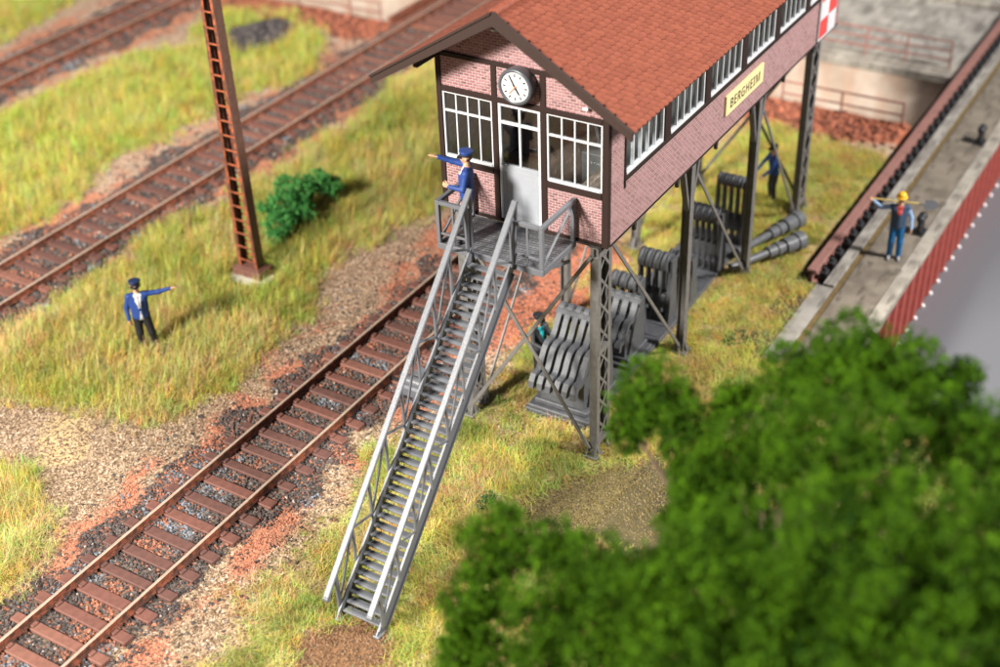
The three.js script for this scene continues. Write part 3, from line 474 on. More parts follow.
// roof
{
  const ZR0 = -19.43, ZR1 = -34.3, ex = 2.78, rise = 0.612, ry = 10.02;      // eaves at RX +- ex
  const roof = new THREE.Group(); roof.name = 'roof'; sb.add(roof);
  for (const s of [-1, 1]) {
    SP(roof, 'roof_boards', prism([[RX, ry - 0.09], [RX + s * (ex - 0.02), ry - 0.09 - rise * (ex - 0.02)], [RX + s * (ex - 0.02), ry - 0.03 - rise * (ex - 0.02)], [RX, ry - 0.03]], 'z', ZR1 + 0.03, ZR0 - 0.085), M.timber);
    SP(roof, 'barge_board', prism([[RX, ry - 0.03 + 0.02], [RX + s * ex, ry - 0.01 - rise * ex], [RX + s * ex, ry - 0.16 - rise * ex], [RX, ry - 0.225]], 'z', ZR0 - 0.08, ZR0), M.barge);
    SP(roof, 'barge_board', prism([[RX, ry - 0.01], [RX + s * ex, ry - 0.01 - rise * ex], [RX + s * ex, ry - 0.16 - rise * ex], [RX, ry - 0.225]], 'z', ZR1, ZR1 + 0.03), M.barge);
    SP(roof, 'barge_trim', prism([[RX + s * 0.02, ry + 0.035], [RX + s * (ex + 0.02), ry + 0.035 - rise * (ex + 0.02)], [RX + s * (ex + 0.02), ry - 0.012 - rise * (ex + 0.02)], [RX + s * 0.02, ry - 0.012]], 'z', ZR0 - 0.06, ZR0 + 0.03), M.barge);
  }
  // tiles: rounded beaver tails in staggered rows
  const tw = 0.18, th = 0.125, L = Math.hypot(ex, rise * ex), rows = Math.floor(L / th) + 1, cols = Math.floor((ZR0 - ZR1 - 0.12) / tw);
  const ang = Math.atan(rise), sh = [], hw = tw / 2 - 0.004; sh.push([-hw, 0.17], [-hw, 0.0]); for (let k = 0; k <= 6; k++) { const a = Math.PI * (1 + k / 6); sh.push([hw * Math.cos(a), 0.038 * Math.sin(a)]); } sh.push([hw, 0.17]);
  const tg = [0, 1, 2].map(k => { const b = new B(); b.prism(sh, 'z', 0, 0.014 + 0.002 * k); const g = b.geo(); g.rotateX(-0.06); return g; });
  const mats = [M.tile, M.tile, M.tile2, M.tile3], R = rng(5);
  for (const s of [-1, 1]) {
    const list = [];
    for (let r = 0; r < rows; r++) for (let c = 0; c < cols + 1; c++) {
      const d = L - 0.0 - r * th, z = ZR0 - 0.10 - tw * (c + (r % 2 ? 0.5 : 0)) - 0.03; if (d < 0.12 || z < ZR1 + 0.08) continue;
      list.push([d, z, r, c]);
    }
    // local tile: width along x, length along y (tail down), thickness along z
    const e1 = V(0, 0, -s), up = V(-s * Math.cos(ang), Math.sin(ang), 0), nrm = V(s * Math.sin(ang), Math.cos(ang), 0);
    const basis = new THREE.Matrix4().makeBasis(e1, up, nrm);
    const place = (o, d, z) => { const m = basis.clone(); const j = (R() - 0.5) * 0.008; m.setPosition(RX + s * Math.cos(ang) * d - sb.position.x, ry - Math.sin(ang) * d + 0.0 + j + 0.004 - sb.position.y, z - sb.position.z); o.applyMatrix4(m); };
    const eye = V(16.7, 18.7, 0); list.sort((a, b) => V(RX + s * a[0], 9, a[1]).distanceTo(eye) - V(RX + s * b[0], 9, b[1]).distanceTo(eye));
    const rest = [];
    list.forEach(([d, z], i) => {
      if (s > 0 && i < 290) { const m = part(roof, 'roof_tile', tg[Math.floor(R() * 3)], mats[Math.floor(R() * 4)]); place(m, d, z); }
      else { const g = tg[Math.floor(R() * 3)].clone(), o = new THREE.Object3D(); place(o, d, z); o.updateMatrix(); g.applyMatrix4(o.matrix); rest.push(g); }
    });
    const groups = [[], [], []]; rest.forEach(g => groups[Math.floor(R() * 3)].push(g));
    groups.forEach((g, k) => { const m = part(roof, 'roof_tiling', mergeGeometries(g), mats[k + 1]); m.userData.kind = 'stuff'; });
  }
  for (let z = ZR0 - 0.1; z > ZR1 + 0.3; z -= 0.42) { const g = new THREE.CylinderGeometry(0.10, 0.115, 0.44, 12, 1, false, 0, Math.PI * 2); g.rotateX(Math.PI / 2); g.scale(1, 0.75, 1); g.translate(RX, ry + 0.0, z - 0.2); SP(roof, 'ridge_tile', g, R() < 0.5 ? M.tile : M.tile3); }
  // purlin ends under the eaves
  for (const x of [2.74, RX, 6.42]) S('purlin', box(x - 0.055, x + 0.055, ROOFY(x) - 0.20, ROOFY(x) - 0.075, ZB - 0.4, ZF + (x === RX ? 0.3 : 0.72), 0.01), M.timber);
  for (const [x, y] of [[4.10, 9.35], [6.02, 8.16]]) S('insulator', merge([cyl(V(x, y, ZF - 0.03), V(x, y, ZF + 0.06), 0.02, 0.02, 10), cyl(V(x - 0.05, y, ZF + 0.06), V(x + 0.05, y, ZF + 0.06), 0.035, 0.03, 10)]), M.white);
}
// legs and bracing
const LX = [6.15, 3.02];
{
  const chan = (x, z, y0, y1, o) => merge([box(x - 0.09, x + 0.09, y0, y1, z - 0.012, z + 0.012), box(x - 0.09, x - 0.068, y0, y1, z + 0.0125 * o, z + 0.11 * o), box(x + 0.068, x + 0.09, y0, y1, z + 0.0125 * o, z + 0.11 * o)].map(plain));
  for (const x of LX) {
    for (const [za, zb] of [[-20.42, -20.98], [-32.42, -32.98]]) {
      const leg = new THREE.Group(); leg.name = 'leg'; sb.add(leg);
      SP(leg, 'channel', chan(x, za, 0.02, 5.2, -1), M.steel); SP(leg, 'channel', chan(x, zb, 0.02, 5.2, 1), M.steel);
      for (const o of [-0.075, 0.075]) for (let k = 0; k < 8; k++) { const y = 0.35 + k * 0.6; for (const e of [0, 1]) SP(leg, 'lattice_bar', beam(V(x + o + e * 0.012, y, (k + e) % 2 ? za - 0.03 : zb + 0.03), V(x + o + e * 0.012, y + 0.58, (k + e) % 2 ? zb + 0.03 : za - 0.03), 0.06, 0.011, 0, V(1, 0, 0)), M.steel); }
      for (const y of [0.25, 2.6, 4.95]) SP(leg, 'tie_plate', box(x - 0.098, x + 0.098, y, y + 0.14, zb + 0.02, za - 0.02), M.steel);
      for (const z of [za, zb]) SP(leg, 'foot', merge([box(x - 0.17, x + 0.17, -0.03, 0.05, z - 0.17, z + 0.17, 0.01), prism([[x - 0.16, 0.05], [x + 0.16, 0.05], [x + 0.09, 0.34], [x - 0.09, 0.34]], 'z', z - 0.03, z + 0.03), prism([[z - 0.15, 0.05], [z + 0.15, 0.05], [z + 0.05, 0.30], [z - 0.05, 0.30]], 'x', x - 0.11, x - 0.085), prism([[z - 0.15, 0.05], [z + 0.15, 0.05], [z + 0.05, 0.30], [z - 0.05, 0.30]], 'x', x + 0.085, x + 0.11)]), M.steel);
    }
    for (const z of [-24.93, -28.85]) {
      const leg = new THREE.Group(); leg.name = 'leg'; sb.add(leg);
      SP(leg, 'post', merge([box(x - 0.10, x + 0.10, 0.02, 5.2, z - 0.012, z + 0.012), box(x - 0.10, x - 0.075, 0.02, 5.2, z - 0.10, z - 0.0125), box(x - 0.10, x - 0.075, 0.02, 5.2, z + 0.0125, z + 0.10), box(x + 0.075, x + 0.10, 0.02, 5.2, z - 0.10, z - 0.0125), box(x + 0.075, x + 0.10, 0.02, 5.2, z + 0.0125, z + 0.10)]), M.steel);
      for (const o of [-1, 1]) SP(leg, 'knee_brace', beam(V(x, 3.85, z + o * 0.06), V(x, 5.2, z + o * 0.46), 0.14, 0.075, 0.01, V(0, 0, 1)), M.steel);
      SP(leg, 'foot', merge([box(x - 0.2, x + 0.2, -0.03, 0.05, z - 0.2, z + 0.2, 0.01), prism([[x - 0.19, 0.05], [x + 0.19, 0.05], [x + 0.10, 0.32], [x - 0.10, 0.32]], 'z', z - 0.035, z + 0.035), prism([[z - 0.18, 0.05], [z + 0.18, 0.05], [z + 0.1, 0.3], [z - 0.1, 0.3]], 'x', x - 0.04, x + 0.04)]), M.steel);
    }
    S('edge_girder', merge([box(x - 0.10, x + 0.10, 5.20, 5.222, ZB + 0.1, ZF - 0.02), box(x - 0.015, x + 0.015, 5.0, 5.2, ZB + 0.1, ZF - 0.02), box(x - 0.10, x + 0.10, 4.98, 5.0, ZB + 0.1, ZF - 0.02)]), M.steel);
  }
  for (const z of [-20.7, -24.93, -28.85, -32.7]) S('cross_girder', merge([box(LX[1] - 0.3, LX[0] + 0.28, 5.223, 5.262, z - 0.09, z + 0.09), box(LX[1] + 0.1, LX[0] - 0.1, 5.02, 5.19, z - 0.02, z + 0.02)]), M.steel);
  for (let z = -21.7; z > -33; z -= 2.05) S('hanger', merge([box(XR - 0.14, XR - 0.06, 5.10, 5.28, z - 0.05, z + 0.05, 0.01), cyl(V(XR - 0.10, 5.02, z), V(XR - 0.10, 5.12, z), 0.045, 0.045, 10)]), M.black);
  const br = (p, q) => S('brace', beam(p, q, 0.035, 0.085, 0.006), M.steel);
  for (const z of [-20.40, -33.0]) { br(V(6.10, 5.0, z + 0.03), V(3.05, 0.22, z + 0.03)); br(V(3.05, 5.0, z + 0.072), V(6.10, 0.22, z + 0.072)); }
  const zz = [[-21.15, -24.82], [-25.05, -28.74], [-28.97, -32.35]];
  for (const [a, b] of zz) { br(V(6.15, 4.95, a), V(6.15, 0.2, b)); br(V(3.02, 0.2, a), V(3.02, 4.95, b)); }
}
// landing
{
  const ld = new THREE.Group(); ld.name = 'landing'; sb.add(ld); const x0 = 3.42, x1 = 5.80, z0 = -18.98, z1 = ZF + 0.02, y = 5.28, yr = 6.22;
  SP(ld, 'deck', box(x0 + 0.05, x1 - 0.05, y - 0.03, y, z1, z0 - 0.05), M.grating);
  SP(ld, 'edge_channel', merge([box(x0, x1, y - 0.10, y + 0.035, z0 - 0.05, z0, 0.01), box(x0, x0 + 0.05, y - 0.10, y + 0.035, z1, z0 - 0.051, 0.01), box(x1 - 0.05, x1, y - 0.10, y + 0.035, z1, z0 - 0.051, 0.01), box(x0 + 0.051, x1 - 0.051, y - 0.095, y - 0.032, z1 + 0.5, z1 + 0.56)]), M.stair);
  const post = (x, z) => SP(ld, 'post', box(x - 0.04, x + 0.04, y + 0.05, yr - 0.05, z - 0.04, z + 0.04, 0.008), M.stair);
  const bar = (p, q, w = 0.045) => SP(ld, 'rail', beam(p, q, w, w, 0.006), M.stair);
  for (const x of [x0 + 0.04, x1 - 0.04]) { post(x, z0 - 0.04); post(x, z1 + 0.06); bar(V(x, yr - 0.01, z0), V(x, yr - 0.01, z1), 0.085); bar(V(x, y + 0.10, z0 - 0.09), V(x, yr - 0.09, z1 + 0.11)); }
  bar(V(x0 + 0.08, yr - 0.012, z0 - 0.04), V(4.22, yr - 0.012, z0 - 0.04), 0.08); bar(V(5.14, yr - 0.012, z0 - 0.04), V(x1 - 0.085, yr - 0.012, z0 - 0.04), 0.08);
  for (const x of [5.16, 4.18]) post(x, z0 - 0.042);
  bar(V(5.2, y + 0.25, z0 - 0.04), V(x1 - 0.09, y + 0.25, z0 - 0.04)); bar(V(x0 + 0.09, y + 0.25, z0 - 0.04), V(4.13, y + 0.25, z0 - 0.04));
  bar(V(5.46, y + 0.05, z0 - 0.04), V(5.46, yr - 0.06, z0 - 0.04)); bar(V(3.8, y + 0.05, z0 - 0.04), V(3.8, yr - 0.06, z0 - 0.04));
  for (const x of [3.6, 5.6]) SP(ld, 'bracket', beam(V(x, y - 0.1, z0 - 0.1), V(x, 4.75, ZF - 0.05), 0.05, 0.07, 0.006), M.stair);
}
// ---------------------------------------------------------------- staircase
{
  const t = thing('staircase', 'long grey steel staircase climbing from the grass to the signal box landing', 'staircase', [4.68, 0, -13.9]);
  const T = (n, g, m = M.stair) => wpart(t, t, n, g, m); const xa = 4.25, xb = 5.10;
  const z0 = -13.85, zt = -18.96, yt = 5.26, at = k => V(0, 0.0 + k * yt, z0 + k * (zt - z0)), dir = at(1).sub(at(0)).normalize();
  const nrm = V(0, dir.z, -dir.y).normalize(); if (nrm.y < 0) nrm.negate();
  const off = (x, k, h) => { const p = at(k); p.x = x; p.y += h; return p; };
  for (const x of [xa, xb]) {
    const o = x === xa ? -0.03 : 0.03;
    T('stringer', merge([beam(off(x + o, -0.012, 0.02), off(x + o, 1.0, 0.02), 0.028, 0.24, 0.004, nrm), beam(off(x + o * 1.3, -0.01, 0.17), off(x + o * 1.3, 1.0, 0.17), 0.045, 0.028, 0.004, nrm), beam(off(x + o * 2.0, -0.01, -0.155), off(x + o * 2.0, 1.0, -0.155), 0.06, 0.028, 0.004, nrm)]));
    const ho = k => 1.02 + 0.22 * k, hx = x + o * 2.4;
    T('handrail', merge([beam(off(hx, -0.055, ho(0) - 0.01), off(hx, 1.025, ho(1)), 0.125, 0.06, 0.014, nrm), cyl(off(hx - 0.055, -0.052, ho(0) - 0.06), off(hx + 0.055, -0.052, ho(0) - 0.06), 0.06, 0.06, 14), beam(off(hx, 1.018, ho(1) - 0.01), V(hx, yt + 0.88, zt - 0.09), 0.10, 0.06, 0.01, V(0, 0, 1))]));
    const N = 8;
    for (let k = 0; k <= N; k++) { const q = 0.012 + k / N * 0.976; T('baluster', beam(off(hx, q, 0.1), off(hx, q, ho(q) - 0.05), 0.045, k === 0 || k === N ? 0.085 : 0.055, 0.006, V(0, 0, 1))); if (k < N) { const q2 = q + 0.976 / N; T('diagonal', beam(off(hx, q, k % 2 ? ho(q) - 0.08 : 0.2), off(hx, q2, k % 2 ? 0.2 : ho(q2) - 0.08), 0.03, 0.05, 0.004)); } }
    const tie = 0; T('foot_plate', box(x + o - 0.07, x + o + 0.07, -0.03, 0.05, z0 - 0.1, z0 + 0.14, 0.01));
  }
  const n = 39, tg = merge([box(xa - 4.68 + 0.002, xb - 4.68 - 0.002, -0.012, 0.010, -0.075, 0.062, 0.003)]), ng = box(xa - 4.68 + 0.002, xb - 4.68 - 0.002, -0.03, 0.0125, 0.0625, 0.082, 0.003);
  for (let k = 1; k < n; k++) { const p = at(k / n); const m = part(t, 'tread', tg, M.stair); m.position.set(0, p.y, p.z + 13.9); part(m, 'nosing', ng, M.stair); }
  T('cross_tie', beam(V(xa + 0.02, at(0.48).y - 0.16, at(0.48).z), V(xb - 0.02, at(0.48).y - 0.16, at(0.48).z), 0.06, 0.06), M.stair);
}
// ---------------------------------------------------------------- clock, name board, chequered board
{
  const c = thing('station_clock', 'round station clock with white dial and dark grey rim above the door', 'clock', [4.62, 8.38, ZF]);
  const prof = [[0, -0.02], [0.33, -0.02], [0.355, 0.02], [0.365, 0.20], [0.355, 0.235], [0.325, 0.25], [0.30, 0.245], [0.285, 0.215], [0, 0.215]].map(a => new THREE.Vector2(...a));
  const rim = new THREE.LatheGeometry(prof, 48); rim.rotateX(Math.PI / 2); part(c, 'rim', rim, M.clockRim);
  const face = new THREE.CylinderGeometry(0.288, 0.288, 0.006, 48); face.rotateX(Math.PI / 2); face.translate(0, 0, 0.221); part(c, 'dial', face, M.clockFace);
  for (let k = 0; k < 12; k++) { const a = k * Math.PI / 6, m = part(c, 'hour_mark', box(-0.015, 0.015, 0.20, 0.265, 0.2245, 0.2285), M.ink); m.rotation.z = -a; }
  const hand = (n, a, l, b, w, z, mt) => { const m = part(c, n, prism([[-w, -b], [w, -b], [w * 0.7, l], [-w * 0.7, l]], 'z', z, z + 0.005), mt); m.rotation.z = -a; };
  hand('hour_hand', 4.92 * Math.PI / 6, 0.17, 0.05, 0.024, 0.2305, M.ink); hand('minute_hand', 11.05 * Math.PI / 6, 0.245, 0.05, 0.018, 0.237, M.ink); hand('second_hand', 7.4 * Math.PI / 6, 0.20, 0.04, 0.009, 0.2435, M.orange);
}
{
  const cv = document.createElement('canvas'); cv.width = 1024; cv.height = 224; const g = cv.getContext('2d');
  g.fillStyle = '#e2d296'; g.fillRect(0, 0, 1024, 224); g.fillStyle = '#15130f'; g.font = 'bold 146px sans-serif'; g.textAlign = 'center'; g.textBaseline = 'middle';
  const w = g.measureText('BERGHEIM').width; g.save(); g.translate(512, 116); g.scale(Math.min(1.15, 900 / w), 1.12); g.fillText('BERGHEIM', 0, 0); g.restore();
  const tx = new THREE.CanvasTexture(cv); tx.colorSpace = THREE.SRGBColorSpace;
  const t = thing('name_board', 'cream station name board reading BERGHEIM on the long brick wall', 'sign', [XR + 0.01, 6.01, -26.98]);
  const pl = new THREE.PlaneGeometry(2.12, 0.45); pl.rotateY(Math.PI / 2); pl.translate(0.042, 0, 0); part(t, 'lettering', pl, new THREE.MeshPhysicalMaterial({ map: tx, roughness: 0.45 }));
  part(t, 'board', box(-0.012, 0.040, -0.235, 0.235, -1.075, 1.075, 0.006), std([0.72, 0.64, 0.30], 0.45));
}
{
  const t = thing('signal_board', 'red and white chequered board at the far end of the long wall', 'sign', [XR + 0.03, 5.36, -32.42]);
  part(t, 'board', box(-0.02, 0.02, 0, 2.05, -0.61, 0.61, 0.006), M.white);
  for (let r = 0; r < 4; r++) for (let c = 0; c < 2; c++) part(t, (r + c) % 2 ? 'white_square' : 'red_square', box(0.0205, 0.028, 0.07 + r * 0.48, 0.07 + r * 0.48 + 0.475, c ? -0.58 : 0.003, c ? -0.003 : 0.58), (r + c) % 2 ? M.white : M.red);
}

// ---------------------------------------------------------------- wire tensioning gear under the box
solo('gear_base', merge([box(4.05, 5.58, -0.05, 0.10, -30.5, -21.1, 0.02), ...Array.from({ length: 18 }, (_, i) => box(4.15, 5.48, 0.1002, 0.118, -30.3 + i * 0.5, -30.02 + i * 0.5, 0.004))]), M.machine, 'long flat grey base plate under the tensioning gear', 'base plate');
function band(path, w) {             // thick outline along a path of [z, y]
  const L = [], R = []; path.forEach((p, i) => { const a = path[Math.max(0, i - 1)], b = path[Math.min(path.length - 1, i + 1)], dx = b[0] - a[0], dy = b[1] - a[1], l = Math.hypot(dx, dy); L.push([p[0] - dy / l * w, p[1] + dx / l * w]); R.push([p[0] + dy / l * w, p[1] - dx / l * w]); }); return [...L, ...R.reverse()];
}
function armShape(z, y, s) {
  const pts = []; for (let i = 0; i <= 22; i++) { const k = i / 22; pts.push([z + s * (0.02 + 1.34 * k), y - s * (0.95 * k) + s * 0.10 * Math.sin(k * 6.283 * 2.0 + 0.6)]); }
  pts.push([z + s * 1.44, y - s * 1.02], [z + s * 1.47, y - s * 1.16]); return band(pts, 0.075 * s);
}
function tensioner(label, x0, x1, z, s, n, fins) {   // arms slope from a bar at the back down to the front
  const t = thing('wire_tensioner', label, 'tensioner', [(x0 + x1) / 2, 0.12, z], 'wire tensioners under the signal box');
  const T = (nm, g, m = M.machine) => wpart(t, t, nm, g, m), y = 0.12 + 1.95 * s, w = (x1 - x0) / n;
  T('pedestal', prism([[z + s * 1.05, 0.12], [z + s * 1.0, 0.12 + 0.95 * s], [z + s * 0.35, 0.12 + 1.3 * s], [z - s * 0.15, 0.12 + 1.2 * s], [z - s * 0.35, 0.12]], 'x', x0 + 0.08, x1 - 0.08));
  T('plinth', merge([box(x0 - 0.16, x1 + 0.16, 0.121, 0.22, z - 0.4 * s, z + 1.25 * s, 0.02), box(x0 - 0.05, x1 + 0.05, 0.2201, 0.34, z - 0.36 * s, z + 1.12 * s, 0.02)]));
  for (let i = 0; i < n; i++) { const c = x0 + (i + 0.5) * w; T('lever_arm', prism(armShape(z, y, s), 'x', c - w * 0.31, c + w * 0.31)); }
  T('top_bar', merge([prism([[z - 0.16 * s, y - 0.12 * s], [z + 0.14 * s, y - 0.14 * s], [z + 0.2 * s, y + 0.06 * s], [z + 0.06 * s, y + 0.17 * s], [z - 0.14 * s, y + 0.14 * s]], 'x', x0, x1), ...Array.from({ length: n }, (_, i) => cyl(V(x0 + (i + 0.2) * w, y + 0.1 * s, z), V(x0 + (i + 0.8) * w, y + 0.1 * s, z), 0.13 * s, 0.13 * s, 14))]));
  for (const x of [x0 + 0.01, x1 - 0.07]) T('side_plate', prism([[z - 0.3 * s, 0.3], [z + 0.9 * s, 0.3], [z + 0.55 * s, 0.12 + 1.3 * s], [z + 0.05 * s, y + 0.05 * s], [z - 0.12 * s, y]], 'x', x, x + 0.06));
  for (let i = 0; i < fins; i++) T('guide_rod', beam(V(x0 + (i + 0.5) * (x1 - x0) / fins, 0.30, z - 0.5 * s), V(x0 + (i + 0.5) * (x1 - x0) / fins, y - 0.05, z - 0.18 * s), 0.07, 0.12, 0.01, V(0, 0, 1)));
}
tensioner('grey wire tensioner with six wavy arms nearest the front legs', 4.28, 5.52, -22.35, 1.0, 6, 0);
tensioner('grey wire tensioner behind the front leg with guide rods at its back', 4.45, 5.40, -24.3, 0.70, 4, 4);
function drumRack(label, x0, x1, z, y, r, n) {
  const t = thing('pulley_rack', label, 'pulley rack', [(x0 + x1) / 2, 0.118, z], 'pulley racks under the signal box'), T = (nm, g, m = M.machine) => wpart(t, t, nm, g, m), w = (x1 - x0) / n;
  for (let i = 0; i < n; i++) { const a = x0 + i * w; const pr = [[0, 0], [r, 0], [r, w * 0.22], [r * 0.88, w * 0.4], [r * 0.88, w * 0.55], [r, w * 0.72], [r, w * 0.9], [0, w * 0.9]].map(q => new THREE.Vector2(...q)), g = new THREE.LatheGeometry(pr, 22); g.rotateZ(-Math.PI / 2); g.translate(a, y, z); T('pulley', g); }
  for (let i = 0; i <= n; i++) T('upright', merge([beam(V(x0 + i * w - 0.01, 0.118, z - 0.16), V(x0 + i * w - 0.01, y, z - 0.03), 0.05, 0.10, 0.008, V(0, 0, 1)), beam(V(x0 + i * w - 0.01, 0.118, z + 0.2), V(x0 + i * w - 0.01, y - 0.1, z + 0.05), 0.05, 0.09, 0.008, V(0, 0, 1))]));
  T('cheek_plate', prism([[z - 0.26, 0.118], [z + 0.26, 0.118], [z + 0.12, y - 0.35], [z + 0.16, y + r * 0.6], [z - 0.16, y + r * 0.6], [z - 0.12, y - 0.35]], 'x', x1 + 0.02, x1 + 0.08)); T('counterweight', box(x0 + 0.05, x1 - 0.05, 0.45, 0.85, z - 0.14, z + 0.16, 0.03));
}
drumRack('low ribbed pulley rack beside the second tensioner', 4.2, 4.9, -25.2, 1.35, 0.21, 3);
drumRack('tall ribbed pulley rack left of the second leg', 4.6, 5.4, -25.9, 1.70, 0.25, 4);
drumRack('dark pulley rack half hidden behind the second leg', 4.9, 5.5, -26.9, 1.25, 0.20, 3);
drumRack('wide ribbed pulley rack with upright rods behind the middle legs', 4.5, 5.5, -28.7, 1.62, 0.24, 6);
drumRack('rearmost pulley rack with four round knobs beside the far worker', 4.75, 5.5, -30.25, 1.85, 0.18, 4);
for (const [x0, z0, x1, z1, label] of [[5.75, -29.3, 6.52, -31.7, 'grey telescoping cylinder behind the other one beside the third leg'], [5.9, -28.5, 6.98, -30.65, 'grey telescoping cylinder lying nearest the quay beside the third leg']]) {
  const t = thing('cable_cylinder', label, 'cylinder', [(x0 + x1) / 2, 0.02, (z0 + z1) / 2], 'grey cylinders beside the third leg'), a = V(x0, 0.34, z0), b = V(x1, 0.34, z1), P = k => a.clone().lerp(b, k);
  const seg = [['tube', 0, 0.56, 0.10], ['sleeve', 0.52, 0.80, 0.155], ['collar', 0.64, 0.69, 0.19], ['head', 0.76, 1.0, 0.215], ['end_ring', 0.92, 1.02, 0.255]];
  for (const [n, k0, k1, r] of seg) wpart(t, t, n, cyl(P(k0), P(k1), r, r, 20), std([0.12, 0.123, 0.13], 0.35, { map: wearT }));
  for (const k of [0.12, 0.88]) wpart(t, t, 'saddle', box(P(k).x - 0.12, P(k).x + 0.12, -0.02, 0.26, P(k).z - 0.08, P(k).z + 0.08, 0.02), M.machine);
}
{
  const t = thing('point_motor', 'grey point motor with rounded cover between track and staircase', 'point motor', [1.55, 0.03, -20.6]);
  part(t, 'housing', merge([box(-0.28, 0.28, 0, 0.30, -0.42, 0.42, 0.05), box(-0.20, 0.20, 0.30, 0.42, -0.30, 0.10, 0.04)]), M.stair); part(t, 'cover', cyl(V(-0.22, 0.36, 0.24), V(0.22, 0.36, 0.24), 0.14, 0.14, 18), M.stair); part(t, 'throw_rod', beam(V(-0.30, 0.12, 0.1), V(-0.95, 0.16, 0.1), 0.06, 0.05), M.black); part(t, 'bed', box(-0.42, 0.42, -0.06, 0.001, -0.55, 0.55, 0.02), M.machine);
}
// ---------------------------------------------------------------- lattice mast
{
  const t = thing('lattice_mast', 'tall tapering rust brown lattice mast on a concrete footing', 'mast', [-5.25, 0, -22.75]);
  const H = 12.5, w0 = 0.33, w1 = 0.12, hw = y => w0 + (w1 - w0) * y / H, dz = 0.14;
  const T = (n, g, m) => part(t, n, g, m);
  for (const s of [-1, 1]) {
    const g = new B(), c = (y, o, z) => V(s * (hw(y) + o), y, z);
    const slab = (o0, o1, z0, z1) => { const a = [c(0.28, o0, z0), c(0.28, o1, z0), c(0.28, o1, z1), c(0.28, o0, z1)], b = [c(H, o0, z0), c(H, o1, z0), c(H, o1, z1), c(H, o0, z1)]; for (let i = 0; i < 4; i++) { const j = (i + 1) % 4; g.poly([a[i], b[i], b[j], a[j]]); } g.poly(b); g.poly(a.slice().reverse()); };
    slab(-0.025, 0.0, -dz, dz); const w = T('channel_web', g.geo(), M.mastGrey); const g2 = new B();
    const slab2 = (o0, o1, z0, z1) => { const a = [c(0.28, o0, z0), c(0.28, o1, z0), c(0.28, o1, z1), c(0.28, o0, z1)], b = [c(H, o0, z0), c(H, o1, z0), c(H, o1, z1), c(H, o0, z1)]; for (let i = 0; i < 4; i++) { const j = (i + 1) % 4; g2.poly([a[i], b[i], b[j], a[j]]); } g2.poly(b); g2.poly(a.slice().reverse()); };
    slab2(-0.10, -0.0255, dz - 0.025, dz); slab2(-0.10, -0.0255, -dz, -dz + 0.025); T('channel_flange', g2.geo(), M.mast);
  }
  for (let y = 0.55; y < H - 0.2; y += 0.40) for (const z of [dz + 0.012, -dz - 0.012]) T('rung', beam(V(-hw(y) + 0.005, y, z), V(hw(y) - 0.005, y, z), 0.022, 0.045, 0.004), M.mast);
  T('plinth', merge([box(-0.46, 0.46, 0.06, 0.30, -0.27, 0.27, 0.02), box(-0.40, 0.40, 0.3002, 0.34, -0.20, 0.20, 0.01)]), M.sleeper);
  const fg = plain(new THREE.IcosahedronGeometry(1, 3)), p = fg.attributes.position; for (let i = 0; i < p.count; i++) { const x = p.getX(i), y = p.getY(i), z = p.getZ(i), k = 1 + 0.35 * (fbm(x * 2 + 9, z * 2 + y, 301, 3) - 0.5); p.setXYZ(i, x * 0.66 * k, Math.max(-0.1, y * 0.11 * (0.6 + k * 0.5)) + 0.0, z * 0.5 * k); } fg.computeVertexNormals(); T('footing', fg, M.footing);
}
// ---------------------------------------------------------------- bollards on the quay
for (const [x, z, label] of [[9.5, -33.05, 'black mooring bollard on the quay right of the worker'], [9.5, -39.2, 'black mooring bollard farther along the quay near the top right']]) {
  const t = thing('mooring_bollard', label, 'bollard', [x, 0.02, z], 'bollards on the quay');
  part(t, 'base', box(-0.16, 0.16, 0, 0.06, -0.22, 0.22, 0.015), M.black);
  for (const s of [-0.1, 0.1]) { const pr = [[0, 0.06], [0.10, 0.06], [0.075, 0.14], [0.07, 0.36], [0.115, 0.42], [0.12, 0.50], [0.08, 0.56], [0, 0.575]].map(a => new THREE.Vector2(...a)), g = new THREE.LatheGeometry(pr, 18); g.translate(0, s > 0 ? 0 : 0, s); part(t, 'post', g, M.black); }
  part(t, 'cross_bar', cyl(V(0, 0.30, -0.2), V(0, 0.30, 0.2), 0.035, 0.035, 10), M.black);
}
// ---------------------------------------------------------------- foliage
function leafClump(seed, n, rad, size) {
  const R = rng(seed), p = [];
  for (let i = 0; i < n; i++) {
    const u = R() * 2 - 1, a = R() * 6.283, r = rad * Math.cbrt(R()), q = Math.sqrt(1 - u * u), c = V(q * Math.cos(a), u, q * Math.sin(a)).multiplyScalar(r);
    const d1 = V(R() - 0.5, R() - 0.5, R() - 0.5).normalize(), d2 = V(R() - 0.5, R() - 0.5, R() - 0.5).cross(d1).normalize(), s = size * (0.6 + 0.7 * R());
    const a0 = c.clone().addScaledVector(d1, -s), b0 = c.clone().addScaledVector(d2, s * 0.55), c0 = c.clone().addScaledVector(d1, s), e0 = c.clone().addScaledVector(d2, -s * 0.55);
    for (const v of [a0, b0, c0, a0, c0, e0]) p.push(v.x, v.y, v.z);
  }
  const g = new THREE.BufferGeometry(); g.setAttribute('position', new THREE.Float32BufferAttribute(p, 3)); g.computeVertexNormals(); return g;
}
const leafMat = std([1, 1, 1], 0.8, { specularIntensity: 0.15, side: THREE.DoubleSide, transmission: 0.08, thickness: 0 });
